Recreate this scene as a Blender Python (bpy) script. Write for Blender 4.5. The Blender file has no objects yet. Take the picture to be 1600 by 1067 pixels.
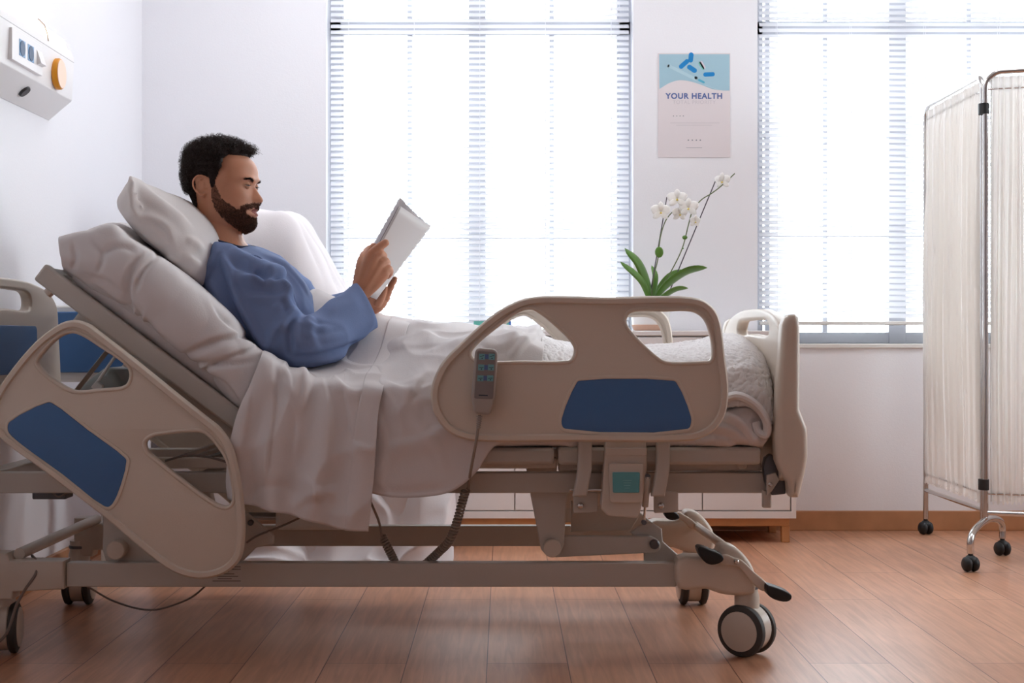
import bpy, bmesh, math, random
EXPO = 0.42
SKY = 9.0
TILT = 46
FILL_LAMP = 4.9  # strength of the added ceiling fill panels
import numpy as np
from mathutils import Vector, Matrix, noise
C = bpy.context.scene.collection
R = math.radians
F = 2222.0; CX = 787.0; CY = 525.0; HC = 0.767
def P(px, py, Y):
    return Vector(((px-CX)*Y/F, Y, HC-(py-CY)*Y/F))
def PX(v):
    return (CX+v[0]*F/v[1], CY-(v[2]-HC)*F/v[1])

# ---------------- materials ----------------
MATS = {}
def lin(c):
    return tuple(((x/255)/12.92 if x/255 <= .04045 else ((x/255+.055)/1.055)**2.4) for x in c)
def mat(name, rgb, rough=.5, metal=0., bump=0., bscale=40., bdetail=3., spec=.5, sss=0., trans=0., emit=None, estr=0., var=0., vscale=5., coat=0., sheen=0.):
    if name in MATS: return MATS[name]
    m = bpy.data.materials.new(name); m.use_nodes = True
    nt = m.node_tree; b = nt.nodes['Principled BSDF']
    col = lin(rgb)+(1,)
    b.inputs['Base Color'].default_value = col
    b.inputs['Roughness'].default_value = rough
    b.inputs['Metallic'].default_value = metal
    b.inputs['Specular IOR Level'].default_value = spec
    if coat: b.inputs['Coat Weight'].default_value = coat
    if sheen: b.inputs['Sheen Weight'].default_value = sheen
    if sss:
        b.inputs['Subsurface Weight'].default_value = sss
        b.inputs['Subsurface Radius'].default_value = (.012,.004,.002)
        b.inputs['Subsurface Scale'].default_value = 1.
    if emit:
        b.inputs['Emission Color'].default_value = lin(emit)+(1,)
        b.inputs['Emission Strength'].default_value = estr
    tc = nt.nodes.new('ShaderNodeTexCoord')
    if var:
        n = nt.nodes.new('ShaderNodeTexNoise'); n.inputs['Scale'].default_value = vscale; n.inputs['Detail'].default_value = 4
        nt.links.new(tc.outputs['Object'], n.inputs['Vector'])
        mx = nt.nodes.new('ShaderNodeMixRGB'); mx.blend_type = 'MULTIPLY'; mx.inputs['Fac'].default_value = 1
        mx.inputs['Color1'].default_value = col
        cr = nt.nodes.new('ShaderNodeValToRGB')
        cr.color_ramp.elements[0].position = .3; cr.color_ramp.elements[1].position = .7
        v = 1-var; cr.color_ramp.elements[0].color = (v,v,v,1); cr.color_ramp.elements[1].color = (1,1,1,1)
        nt.links.new(n.outputs['Fac'], cr.inputs['Fac']); nt.links.new(cr.outputs['Color'], mx.inputs['Color2'])
        nt.links.new(mx.outputs['Color'], b.inputs['Base Color'])
    if bump:
        n = nt.nodes.new('ShaderNodeTexNoise'); n.inputs['Scale'].default_value = bscale; n.inputs['Detail'].default_value = bdetail
        nt.links.new(tc.outputs['Object'], n.inputs['Vector'])
        bp = nt.nodes.new('ShaderNodeBump'); bp.inputs['Strength'].default_value = 1; bp.inputs['Distance'].default_value = bump
        nt.links.new(n.outputs['Fac'], bp.inputs['Height']); nt.links.new(bp.outputs['Normal'], b.inputs['Normal'])
    if trans:
        out = nt.nodes['Material Output']
        t = nt.nodes.new('ShaderNodeBsdfTranslucent'); t.inputs['Color'].default_value = col
        ms = nt.nodes.new('ShaderNodeMixShader'); ms.inputs[0].default_value = trans
        nt.links.new(b.outputs[0], ms.inputs[1]); nt.links.new(t.outputs[0], ms.inputs[2])
        nt.links.new(ms.outputs[0], out.inputs['Surface'])
        if bump: nt.links.new(bp.outputs['Normal'], t.inputs['Normal'])
    MATS[name] = m
    return m

# ---------------- objects ----------------
def tag(o, label=None, cat=None, group=None, kind=None):
    if label: o['label'] = label
    if cat: o['category'] = cat
    if group: o['group'] = group
    if kind: o['kind'] = kind
    return o
def empty(name, loc, label=None, cat=None, group=None):
    o = bpy.data.objects.new(name, None); o.empty_display_size = .05
    o.location = loc; C.objects.link(o); tag(o, label, cat, group)
    return o
def wmat(o):
    m = Matrix.Translation(o.location) @ o.rotation_euler.to_matrix().to_4x4()
    if o.parent: m = wmat(o.parent) @ o.matrix_parent_inverse @ m
    return m
def setparent(o, par):
    if par is not None:
        o.parent = par; o.matrix_parent_inverse = wmat(par).inverted()
def link_mesh(name, me, m=None, parent=None, smooth=True):
    o = bpy.data.objects.new(name, me); C.objects.link(o)
    if m is not None and not me.materials: me.materials.append(m)
    if smooth: me.polygons.foreach_set('use_smooth', [True]*len(me.polygons))
    setparent(o, parent)
    return o
def autosmooth(o, ang=40):
    me = o.data
    bm = bmesh.new(); bm.from_mesh(me)
    a = R(ang)
    for e in bm.edges:
        if len(e.link_faces) == 2 and e.calc_face_angle(0) > a: e.smooth = False
    bm.to_mesh(me); bm.free()
def baked(o):
    """evaluate modifiers into the object's own mesh"""
    bpy.context.view_layer.update()
    dg = bpy.context.evaluated_depsgraph_get()
    me = bpy.data.meshes.new_from_object(o.evaluated_get(dg))
    o.modifiers.clear(); old = o.data; o.data = me
    return o

class MB:
    def __init__(s): s.v = []; s.f = []; s.mi = []; s.cm = 0
    def add(s, vs, fs):
        b = len(s.v); s.v += [tuple(v) for v in vs]
        for f in fs: s.f.append(tuple(i+b for i in f)); s.mi.append(s.cm)
        return s
    def box(s, a, b, rot=None, piv=None):
        x0,y0,z0 = a; x1,y1,z1 = b
        vs = [Vector(p) for p in ((x0,y0,z0),(x1,y0,z0),(x1,y1,z0),(x0,y1,z0),(x0,y0,z1),(x1,y0,z1),(x1,y1,z1),(x0,y1,z1))]
        if rot is not None:
            c = Vector(piv) if piv is not None else (Vector(a)+Vector(b))/2
            vs = [c+rot@(v-c) for v in vs]
        return s.add(vs, [(0,3,2,1),(4,5,6,7),(0,1,5,4),(1,2,6,5),(2,3,7,6),(3,0,4,7)])
    def tube(s, path, r, n=10, cap=True, closed=False, ry=None, up=None):
        path = [Vector(p) for p in path]; k = len(path)
        rs = r if hasattr(r, '__len__') else [r]*k
        if ry is None: rys = rs
        else: rys = ry if hasattr(ry, '__len__') else [ry]*k
        T = []
        for i in range(k):
            if closed: t = path[(i+1)%k]-path[i-1]
            else: t = path[min(i+1,k-1)]-path[max(i-1,0)]
            T.append(t.normalized() if t.length > 1e-9 else Vector((0,0,1)))
        u = Vector(up) if up is not None else Vector((0,0,1))
        if abs(T[0].dot(u)) > .95: u = Vector((1,0,0)) if up is None else u
        u = (u-T[0]*u.dot(T[0])).normalized()
        vs = []; fs = []
        for i in range(k):
            u = (u-T[i]*u.dot(T[i])).normalized(); w = T[i].cross(u)
            for j in range(n):
                a = 2*math.pi*j/n
                vs.append(path[i]+u*math.cos(a)*rs[i]+w*math.sin(a)*rys[i])
        m = k if closed else k-1
        for i in range(m):
            i2 = (i+1)%k
            for j in range(n):
                j2 = (j+1)%n
                fs.append((i*n+j, i*n+j2, i2*n+j2, i2*n+j))
        if cap and not closed:
            fs.append(tuple(range(n-1,-1,-1))); fs.append(tuple((k-1)*n+j for j in range(n)))
        return s.add(vs, fs)
    def cyl(s, a, b, r, r2=None, n=24):
        return s.tube([a,b], [r, r if r2 is None else r2], n)
    def lathe(s, prof, axis0, ax=(0,0,1), n=32):
        """prof: (radius, distance along ax)"""
        ax = Vector(ax).normalized(); u = ax.orthogonal().normalized(); w = ax.cross(u); o = Vector(axis0)
        k = len(prof); vs = []; fs = []
        for r, h in prof:
            for j in range(n):
                a = 2*math.pi*j/n; vs.append(o+ax*h+(u*math.cos(a)+w*math.sin(a))*max(r,1e-5))
        for i in range(k-1):
            for j in range(n):
                j2 = (j+1)%n; fs.append((i*n+j, i*n+j2, (i+1)*n+j2, (i+1)*n+j))
        fs.append(tuple(range(n-1,-1,-1))); fs.append(tuple((k-1)*n+j for j in range(n)))
        return s.add(vs, fs)
    def ell(s, c, r, rot=None, nu=20, nv=12):
        c = Vector(c); vs = []; fs = []
        if not hasattr(r, '__len__'): r = (r,r,r)
        for i in range(nv+1):
            th = math.pi*i/nv
            for j in range(nu):
                ph = 2*math.pi*j/nu
                p = Vector((r[0]*math.sin(th)*math.cos(ph), r[1]*math.sin(th)*math.sin(ph), r[2]*math.cos(th)))
                if rot is not None: p = rot@p
                vs.append(c+p)
        for i in range(nv):
            for j in range(nu):
                j2 = (j+1)%nu; fs.append((i*nu+j, (i+1)*nu+j, (i+1)*nu+j2, i*nu+j2))
        return s.add(vs, fs)
    def prism(s, pts, off):
        """pts: 3D polygon, off: vector"""
        k = len(pts); o = Vector(off); a = [Vector(p) for p in pts]
        vs = a+[p+o for p in a]
        fs = [tuple(range(k)), tuple(range(2*k-1, k-1, -1))]
        for i in range(k):
            j = (i+1)%k; fs.append((i, i+k, j+k, j))
        return s.add(vs, fs)
    def build(s, name, m=None, parent=None, smooth=False, bevel=0., seg=2, mats=None, merge=False, ang=40):
        me = bpy.data.meshes.new(name); me.from_pydata(s.v, [], s.f)
        for mm in (mats or ([m] if m else [])): me.materials.append(mm)
        if mats: me.polygons.foreach_set('material_index', s.mi)
        bm = bmesh.new(); bm.from_mesh(me)
        if merge: bmesh.ops.remove_doubles(bm, verts=bm.verts, dist=1e-5)
        bmesh.ops.recalc_face_normals(bm, faces=bm.faces); bm.to_mesh(me); bm.free()
        o = link_mesh(name, me, None, parent, smooth)
        if bevel:
            md = o.modifiers.new('b', 'BEVEL'); md.width = bevel; md.segments = seg; md.limit_method = 'ANGLE'; md.angle_limit = R(35)
            me.polygons.foreach_set('use_smooth', [True]*len(me.polygons))
            md.harden_normals = False
            autosmooth(o, 60)
        elif smooth: autosmooth(o, ang)
        return o

def cr(pts, n=8, closed=False):
    """centripetal catmull-rom through points (any dimension), n samples per span"""
    p = [np.array(q, float) for q in pts]; k = len(p); out = []
    m = k if closed else k-1
    for i in range(m):
        p1 = p[i]; p2 = p[(i+1)%k]
        p0 = p[i-1] if (closed or i > 0) else 2*p1-p2
        p3 = p[(i+2)%k] if (closed or i+2 < k) else 2*p2-p1
        d = lambda a,b: max(np.linalg.norm(a-b)**.5, 1e-6)
        t0 = 0; t1 = d(p0,p1); t2 = t1+d(p1,p2); t3 = t2+d(p2,p3)
        for j in range(n):
            t = t1+(t2-t1)*j/n
            A1 = (t1-t)/(t1-t0)*p0+(t-t0)/(t1-t0)*p1
            A2 = (t2-t)/(t2-t1)*p1+(t-t1)/(t2-t1)*p2
            A3 = (t3-t)/(t3-t2)*p2+(t-t2)/(t3-t2)*p3
            B1 = (t2-t)/(t2-t0)*A1+(t-t0)/(t2-t0)*A2
            B2 = (t3-t)/(t3-t1)*A2+(t-t1)/(t3-t1)*A3
            out.append(tuple((t2-t)/(t2-t1)*B1+(t-t1)/(t2-t1)*B2))
    if not closed: out.append(tuple(p[-1]))
    return out
def resamp(pts, n):
    q = np.array(cr(pts, 12)); d = np.r_[0, np.cumsum(np.linalg.norm(np.diff(q, axis=0), axis=1))]
    t = np.linspace(0, d[-1], n)
    return np.stack([np.interp(t, d, q[:,i]) for i in range(q.shape[1])], 1)
def rpoly(cs, seg=6):
    """corner list (x,y,r) -> rounded polygon"""
    out = []; k = len(cs)
    for i in range(k):
        p = np.array(cs[i][:2], float); r = cs[i][2] if len(cs[i]) > 2 else 0
        a = np.array(cs[i-1][:2], float)-p; b = np.array(cs[(i+1)%k][:2], float)-p
        la, lb = np.linalg.norm(a), np.linalg.norm(b); a /= la; b /= lb
        if r <= 0: out.append(tuple(p)); continue
        ang = math.acos(max(-1, min(1, a@b))); t = min(r/math.tan(ang/2), la*.49, lb*.49)
        A = p+a*t; B = p+b*t
        for j in range(seg+1):
            u = j/seg; out.append(tuple((1-u)**2*A+2*u*(1-u)*p+u*u*B))
    return out
def plate(name, contours, thick, bevel, fn, m, parent=None, seg=3):
    """filled 2D outline (first outer, rest holes) -> rounded plate. fn maps (x,y,t) to world, t along thickness"""
    cu = bpy.data.curves.new(name, 'CURVE'); cu.dimensions = '2D'; cu.fill_mode = 'BOTH'
    for c in contours:
        s = cu.splines.new('POLY'); s.points.add(len(c)-1)
        for i, p in enumerate(c): s.points[i].co = (p[0], p[1], 0, 1)
        s.use_cyclic_u = True
    cu.extrude = max(thick/2-bevel, 1e-4); cu.bevel_depth = bevel; cu.bevel_resolution = seg; cu.offset = -bevel
    o = bpy.data.objects.new('tmp', cu); C.objects.link(o)
    bpy.context.view_layer.update()
    me = bpy.data.meshes.new_from_object(o.evaluated_get(bpy.context.evaluated_depsgraph_get()))
    bpy.data.objects.remove(o); bpy.data.curves.remove(cu)
    for v in me.vertices: v.co = fn(*v.co)
    bm = bmesh.new(); bm.from_mesh(me); bmesh.ops.remove_doubles(bm, verts=bm.verts, dist=1e-5)
    bmesh.ops.recalc_face_normals(bm, faces=bm.faces); bm.to_mesh(me); bm.free()
    me.materials.clear(); me.name = name
    o = link_mesh(name, me, m, parent, True); autosmooth(o, 35)
    return o
def side(Y):
    """map metres in XZ plane (x, z, t) with thickness about depth Y"""
    return lambda x, z, t: Vector((x, Y+t, z))
def pxm(pts, Y):
    return [((x-CX)*Y/F, HC-(y-CY)*Y/F) for x, y in pts]
def grid(name, rows, nu, nv, m, parent=None, disp=None, solid=0., fo=None, fs_=1.):
    """loft: rows of 3D control polylines -> smooth grid, disp(co, n, u, v)->offset along normal"""
    A = [resamp(r, nu) for r in rows]
    cols = [resamp([a[i] for a in A], nv) for i in range(nu)]
    V = np.array(cols)  # nu,nv,3
    du = np.gradient(V, axis=0); dv = np.gradient(V, axis=1)
    N = np.cross(du, dv); N /= np.linalg.norm(N, axis=2, keepdims=True)+1e-12
    if disp is not None:
        D = np.zeros((nu, nv))
        if fo is not None: D -= fs_*fo.arr(V).reshape(nu, nv)
        for i in range(nu):
            for j in range(nv):
                D[i,j] += disp(V[i,j], i/(nu-1), j/(nv-1))
        V = V+N*D[...,None]
    vs = V.reshape(-1,3)
    fs = [(i*nv+j, (i+1)*nv+j, (i+1)*nv+j+1, i*nv+j+1) for i in range(nu-1) for j in range(nv-1)]
    me = bpy.data.meshes.new(name); me.from_pydata(vs.tolist(), [], fs)
    o = link_mesh(name, me, m, parent, True)
    if solid:
        md = o.modifiers.new('s', 'SOLIDIFY'); md.thickness = solid; md.offset = -1
    return o
class folds:
    """fold lines along the cloth: list of (polyline in side-view px, amplitude m, width px, asymmetry)"""
    def __init__(s, fl): s.fl = fl
    def arr(s, V):
        V = np.asarray(V, float).reshape(-1,3)
        X = CX+V[:,0]*F/V[:,1]; Z = CY-(V[:,2]-HC)*F/V[:,1]; out = np.zeros(len(V))
        for f in s.fl:
            pl, amp, w = f[:3]; asym = f[3] if len(f) > 3 else 0
            pl = np.array(cr(pl, 4)); m = 3.5*w
            idx = np.nonzero((X > pl[:,0].min()-m)&(X < pl[:,0].max()+m)&(Z > pl[:,1].min()-m)&(Z < pl[:,1].max()+m))[0]
            if not len(idx): continue
            x, z = X[idx], Z[idx]; K_ = len(pl)-1; best = np.full(len(idx), 1e9); bs = np.ones(len(idx)); bt = np.zeros(len(idx))
            for i in range(K_):
                d_ = pl[i+1]-pl[i]; L = d_@d_+1e-9
                t = np.clip(((x-pl[i,0])*d_[0]+(z-pl[i,1])*d_[1])/L, 0, 1)
                d = np.hypot(x-pl[i,0]-t*d_[0], z-pl[i,1]-t*d_[1]); sg = (d_[0]*(z-pl[i,1])-d_[1]*(x-pl[i,0]))/math.sqrt(L)
                k = d < best; best[k] = d[k]; bs[k] = sg[k]; bt[k] = ((i+t)/K_)[k]
            q = .5+.5*np.tanh(bs*asym/(w*.35)) if asym else .5
            ww = w*(.6+1.2*q) if asym else w
            tp = np.minimum(1, np.minimum(bt*4+.1, (1-bt)*4+.1))
            out[idx] += amp*tp*np.exp(-(best/ww)**2)
        return out
def nz(p, s, seed=0.):
    return noise.noise(Vector((p[0]*s+seed, p[1]*s+seed*1.7, p[2]*s-seed)))
def ridge(p, s, seed=0.):
    return 1-abs(nz(p, s, seed))*2
def displace(o, fo, sc_, fn, it=2, lim=.35):
    me = o.data; nV = len(me.vertices)
    V = np.empty(nV*3); me.vertices.foreach_get('co', V); V = V.reshape(-1,3)
    N = np.array([v.normal[:] for v in me.vertices])
    D = sc_*fo.arr(V)*np.clip((lim-N[:,1])*2.2, 0, 1)+np.array([fn(p) for p in V])
    E = np.empty(len(me.edges)*2, int); me.edges.foreach_get('vertices', E); E = E.reshape(-1,2)
    dg = np.bincount(E.ravel(), minlength=nV)[:,None].clip(1)
    def lap(A, it):
        for _ in range(it):
            S = np.zeros_like(A)
            for k in range(A.shape[1]): S[:,k] = np.bincount(E[:,0], A[E[:,1],k], nV)+np.bincount(E[:,1], A[E[:,0],k], nV)
            A = .5*A+.5*S/dg
        return A
    D = lap(D[:,None], it)
    Nd = lap(N, 12)+np.array([0,-.25,.1]); Nd /= np.linalg.norm(Nd, axis=1, keepdims=True)
    V = lap(V+Nd*D, 1)
    me.vertices.foreach_set('co', V.ravel()); me.update()
# ---------------- camera / world ----------------
sc = bpy.context.scene
cam = bpy.data.cameras.new('camera'); co = bpy.data.objects.new('camera', cam); C.objects.link(co)
co.location = (0,0,HC); co.rotation_euler = (R(90),0,0); sc.camera = co
cam.sensor_width = 36; cam.lens = 36*F/1600; cam.shift_x = (800-CX)/1600; cam.shift_y = -(533.5-CY)/1600
cam.clip_start = .05; cam.clip_end = 100
sc.view_settings.view_transform = 'Standard'; sc.view_settings.look = 'None'; sc.view_settings.gamma = 1
sc.view_settings.use_curve_mapping = False; sc.view_settings.exposure = EXPO
w = bpy.data.worlds.new('sky'); sc.world = w; w.use_nodes = True
w.node_tree.nodes['Background'].inputs[0].default_value = (.91,.95,1,1)
w.node_tree.nodes['Background'].inputs[1].default_value = SKY
sc.cycles.max_bounces = 10; sc.cycles.diffuse_bounces = 8; sc.cycles.transparent_max_bounces = 12
sc.cycles.caustics_reflective = False; sc.cycles.caustics_refractive = False
sc.cycles.use_denoising = True; sc.cycles.sample_clamp_indirect = 20

# ---------------- materials ----------------
wall_m = mat('wall_paint', (235,235,239), .55, bump=.0004, bscale=180)
wood_trim = mat('oak_trim', (192,138,98), .45, var=.25, vscale=9)
white_pl = mat('white_plastic', (226,224,220), .35)
cream = mat('cream_plastic', (208,196,182), .38, bump=.00025, bscale=500)
cream_d = mat('cream_painted_steel', (200,190,178), .33, coat=.15)
grey_st = mat('grey_painted_steel', (186,180,172), .35, coat=.15)
blue_m = mat('blue_panel', (66,108,160), .45)
chrome = mat('chrome', (205,202,200), .16, metal=1)
steel_d = mat('dark_bracket', (92,94,100), .4, metal=.4)
black_r = mat('black_rubber', (22,22,24), .5)
dark_r = mat('dark_tyre', (62,60,58), .6)
teal = mat('teal_button', (92,160,168), .4)
def floor_mat():
    m = bpy.data.materials.new('oak_laminate'); m.use_nodes = True; nt = m.node_tree; L = nt.links
    b = nt.nodes['Principled BSDF']
    tc = nt.nodes.new('ShaderNodeTexCoord'); mp = nt.nodes.new('ShaderNodeMapping')
    mp.inputs['Rotation'].default_value = (0,0,R(90)); mp.inputs['Location'].default_value = (0.3,.039,0)
    L.new(tc.outputs['Object'], mp.inputs[0])
    br = nt.nodes.new('ShaderNodeTexBrick'); L.new(mp.outputs[0], br.inputs['Vector'])
    br.offset = .37; br.inputs['Scale'].default_value = 1; br.inputs['Brick Width'].default_value = 1.28; br.inputs['Row Height'].default_value = .189
    br.inputs['Mortar Size'].default_value = .0012; br.inputs['Mortar Smooth'].default_value = .1
    br.inputs['Color1'].default_value = lin((194,140,110))+(1,); br.inputs['Color2'].default_value = lin((210,160,130))+(1,)
    br.inputs['Mortar'].default_value = lin((96,58,42))+(1,)
    mp2 = nt.nodes.new('ShaderNodeMapping'); mp2.inputs['Scale'].default_value = (26,1.6,1); L.new(tc.outputs['Object'], mp2.inputs[0])
    n = nt.nodes.new('ShaderNodeTexNoise'); n.inputs['Scale'].default_value = 2.2; n.inputs['Detail'].default_value = 7; n.inputs['Distortion'].default_value = .8
    L.new(mp2.outputs[0], n.inputs['Vector'])
    cr_ = nt.nodes.new('ShaderNodeValToRGB'); cr_.color_ramp.elements[0].position = .35; cr_.color_ramp.elements[1].position = .68
    cr_.color_ramp.elements[0].color = (.72,.66,.6,1); cr_.color_ramp.elements[1].color = (1.05,1.03,1,1)
    L.new(n.outputs['Fac'], cr_.inputs['Fac'])
    mx = nt.nodes.new('ShaderNodeMixRGB'); mx.blend_type = 'MULTIPLY'; mx.inputs['Fac'].default_value = .8
    L.new(br.outputs['Color'], mx.inputs['Color1']); L.new(cr_.outputs['Color'], mx.inputs['Color2'])
    n2 = nt.nodes.new('ShaderNodeTexNoise'); n2.inputs['Scale'].default_value = 3.5; n2.inputs['Detail'].default_value = 3
    L.new(tc.outputs['Object'], n2.inputs['Vector'])
    c2 = nt.nodes.new('ShaderNodeValToRGB'); c2.color_ramp.elements[0].position = .35; c2.color_ramp.elements[1].position = .65
    c2.color_ramp.elements[0].color = (.86,.84,.82,1)
    L.new(n2.outputs['Fac'], c2.inputs['Fac'])
    mx2 = nt.nodes.new('ShaderNodeMixRGB'); mx2.blend_type = 'MULTIPLY'; mx2.inputs['Fac'].default_value = .8
    L.new(mx.outputs['Color'], mx2.inputs['Color1']); L.new(c2.outputs['Color'], mx2.inputs['Color2'])
    L.new(mx2.outputs['Color'], b.inputs['Base Color'])
    b.inputs['Roughness'].default_value = .33; b.inputs['Specular IOR Level'].default_value = .55
    bp = nt.nodes.new('ShaderNodeBump'); bp.inputs['Distance'].default_value = .0008; bp.invert = True
    L.new(br.outputs['Fac'], bp.inputs['Height']); L.new(bp.outputs['Normal'], b.inputs['Normal'])
    return m
# ---------------- shell ----------------
XL, XR, YB, YF, ZC = -1.43, 3.6, 5.62, -1.6, 2.7
def struct(name, mb, m, **k): return tag(mb.build(name, m, **k), kind='structure')
struct('floor', MB().box((XL-.2,YF-.2,-.1),(XR+.2,YB+.3,0)), floor_mat())
struct('ceiling', MB().box((XL-.2,YF-.2,ZC),(XR+.2,YB+.3,ZC+.1)), mat('ceiling_paint',(238,237,236),.8))
struct('wall_left', MB().box((XL-.2,YF-.2,0),(XL,YB+.3,ZC)), wall_m)
RW = [(3.3,4.9)]; RZ = (.85,2.35)  # opening for the added out-of-view window
wr = MB(); ys = [YF-.2,3.3,4.9,YB+.3]
for i in (0,2): wr.box((XR,ys[i],0),(XR+.2,ys[i+1],ZC))
for a, b in RW: wr.box((XR,a,0),(XR+.2,b,RZ[0])); wr.box((XR,a,RZ[1]),(XR+.2,b,ZC))
struct('wall_right', wr, wall_m)
struct('wall_front', MB().box((XL,YF-.2,0),(XR,YF,ZC)), wall_m)
WINS = [(-.702,.512),(1.003,2.35)]; Z0, Z1 = .737, 2.45; WT = .24
wb = MB(); xs = [XL,-.702,.512,1.003,2.35,XR]
for i in (0,2,4): wb.box((xs[i],YB,0),(xs[i+1],YB+WT,ZC))
for a, b in WINS: wb.box((a,YB,0),(b,YB+WT,Z0)); wb.box((a,YB,Z1),(b,YB+WT,ZC))
struct('wall_back', wb, wall_m)
struct('baseboard_back', MB().box((XL,YB-.016,0),(XR,YB-.0005,.078)), wood_trim, bevel=.003)
struct('baseboard_left', MB().box((XL+.0005,YF,0),(XL+.016,YB-.016,.078)), wood_trim, bevel=.003)
struct('baseboard_right', MB().box((XR-.016,YF,0),(XR-.0005,YB-.016,.078)), wood_trim, bevel=.003)
frame_m = mat('window_frame_grey', (188,189,196), .4)
def glass_mat():
    m = bpy.data.materials.new('window_glass'); m.use_nodes = True; nt = m.node_tree
    nt.nodes.remove(nt.nodes['Principled BSDF'])
    t = nt.nodes.new('ShaderNodeBsdfTransparent'); t.inputs[0].default_value = (.96,.98,.98,1)
    g = nt.nodes.new('ShaderNodeBsdfGlossy'); g.inputs['Roughness'].default_value = .02
    fr = nt.nodes.new('ShaderNodeFresnel'); fr.inputs[0].default_value = 1.45
    ms = nt.nodes.new('ShaderNodeMixShader'); nt.links.new(fr.outputs[0], ms.inputs[0])
    nt.links.new(t.outputs[0], ms.inputs[1]); nt.links.new(g.outputs[0], ms.inputs[2])
    nt.links.new(ms.outputs[0], nt.nodes['Material Output'].inputs[0]); return m
glass = glass_mat()
slat_m = mat('white_blind_slat', (226,227,231), .5, trans=.16)
cord_m = mat('blind_cord', (235,235,238), .8)
for k, (a, b) in enumerate(WINS):
    w0 = YB+.13
    fr = MB(); t = .045
    fr.box((a,w0,Z0),(a+t,w0+.06,Z1)); fr.box((b-t,w0,Z0),(b,w0+.06,Z1))
    fr.box((a,w0,Z0),(b,w0+.06,Z0+t)); fr.box((a,w0,Z1-t),(b,w0+.06,Z1))
    zt = HC+(CY-45)/(F/(w0)); fr.box((a,w0,zt-.025),(b,w0+.06,zt+.03))
    xc = (a+b)/2+(-.012 if k == 0 else .0)
    if k == 1: xc = (1402-CX)*w0/F
    fr.box((xc-.035,w0-.004,Z0),(xc+.035,w0+.056,Z1))
    win = tag(fr.build('window_%d' % (k+1), frame_m, bevel=.002), kind='structure')
    gb = MB()
    muls = (533,640,862,968) if k == 0 else (1200,1290,1515)
    for p in muls: x = (p-CX)*w0/F; gb.box((x-.010,w0+.01,Z0),(x+.010,w0+.045,Z1))
    for p in ((370,) if k == 0 else (211,367)):
        z = HC+(CY-p)*w0/F; gb.box((a,w0+.012,z-.008),(b,w0+.043,z+.008))
    gb.build('window_muntins', frame_m, win)
    MB().box((a+.02,w0+.026,Z0+.02),(b-.02,w0+.030,Z1-.02)).build('window_pane', glass, win)
    MB().box((a,YB-.012,Z0-.018),(b,YB+WT,Z0+.0)).build('window_sill', white_pl, win, bevel=.003)
    # venetian blind
    bl = empty('venetian_blind', ((a+b)/2, YB+.05, Z1), ['white venetian blind on the left window behind the bed','white venetian blind on the right window behind the privacy screen'][k], 'window blind')
    zb = HC+(CY-(517 if k == 0 else 505))*(YB+.05)/F; yb = YB+.045
    sl = MB(); z = zb+.03; tl = R(TILT); x0, x1 = a+.014, b-.014
    while z < Z1-.05:
        pts = []
        for j in range(5):
            u = (j/4-.5)*.025; cv = .0022*(1-(j/2-1)**2)
            pts.append((yb+u*math.cos(tl)-cv*math.sin(tl), z+u*math.sin(tl)+cv*math.cos(tl)))
        vs = [(xx,p[0],p[1]) for xx in (x0,x1) for p in pts]
        sl.add(vs, [(j,j+1,j+6,j+5) for j in range(4)])
        z += .0232
    so = sl.build('slats', slat_m, bl, smooth=True, ang=80)
    MB().box((x0,yb-.013,zb-.008),(x1,yb+.013,zb+.008)).build('bottom_rail', white_pl, bl, bevel=.004)
    MB().box((x0,yb-.02,Z1-.035),(x1,yb+.02,Z1-.002)).build('head_rail', white_pl, bl, bevel=.003)
    nl = 5
    for i in range(nl):
        x = x0+.07+(x1-x0-.14)*i/(nl-1)
        for dy in (-.0125,.0125):
            MB().tube([(x,yb+dy,zb),(x,yb+dy,Z1-.03)], .0008, 5).build('ladder_cord', cord_m, bl)
    # portal helps the daylight sampling through this opening
    l = bpy.data.lights.new('daylight_portal', 'AREA'); l.shape = 'RECTANGLE'; l.size = b-a; l.size_y = Z1-Z0
    l.cycles.is_portal = True
    lo = bpy.data.objects.new('daylight_portal', l); C.objects.link(lo); lo.location = ((a+b)/2, YB+WT+.02, (Z0+Z1)/2); lo.rotation_euler = (R(-90),0,0)

for k, (a, b) in enumerate(RW):  # out-of-view window, added to bring more daylight into the room
    fr = MB(); t = .05; x = XR+.1
    fr.box((x,a,RZ[0]),(x+.05,a+t,RZ[1])).box((x,b-t,RZ[0]),(x+.05,b,RZ[1])).box((x,a,RZ[0]),(x+.05,b,RZ[0]+t)).box((x,a,RZ[1]-t),(x+.05,b,RZ[1])).box((x,(a+b)/2-.03,RZ[0]),(x+.05,(a+b)/2+.03,RZ[1]))
    win = tag(fr.build('window_%d' % (k+3), frame_m), kind='structure')
    MB().box((x+.02,a+.02,RZ[0]+.02),(x+.024,b-.02,RZ[1]-.02)).build('window_pane', glass, win)
    l = bpy.data.lights.new('daylight_portal', 'AREA'); l.shape = 'RECTANGLE'; l.size = RZ[1]-RZ[0]; l.size_y = b-a; l.cycles.is_portal = True
    lo = bpy.data.objects.new('daylight_portal', l); C.objects.link(lo); lo.location = (XR+.22, (a+b)/2, (RZ[0]+RZ[1])/2); lo.rotation_euler = (0,R(90),0)
fill_lamp_m = mat('led_diffuser', (250,250,250), .6, emit=(248,250,255), estr=FILL_LAMP)
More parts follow.
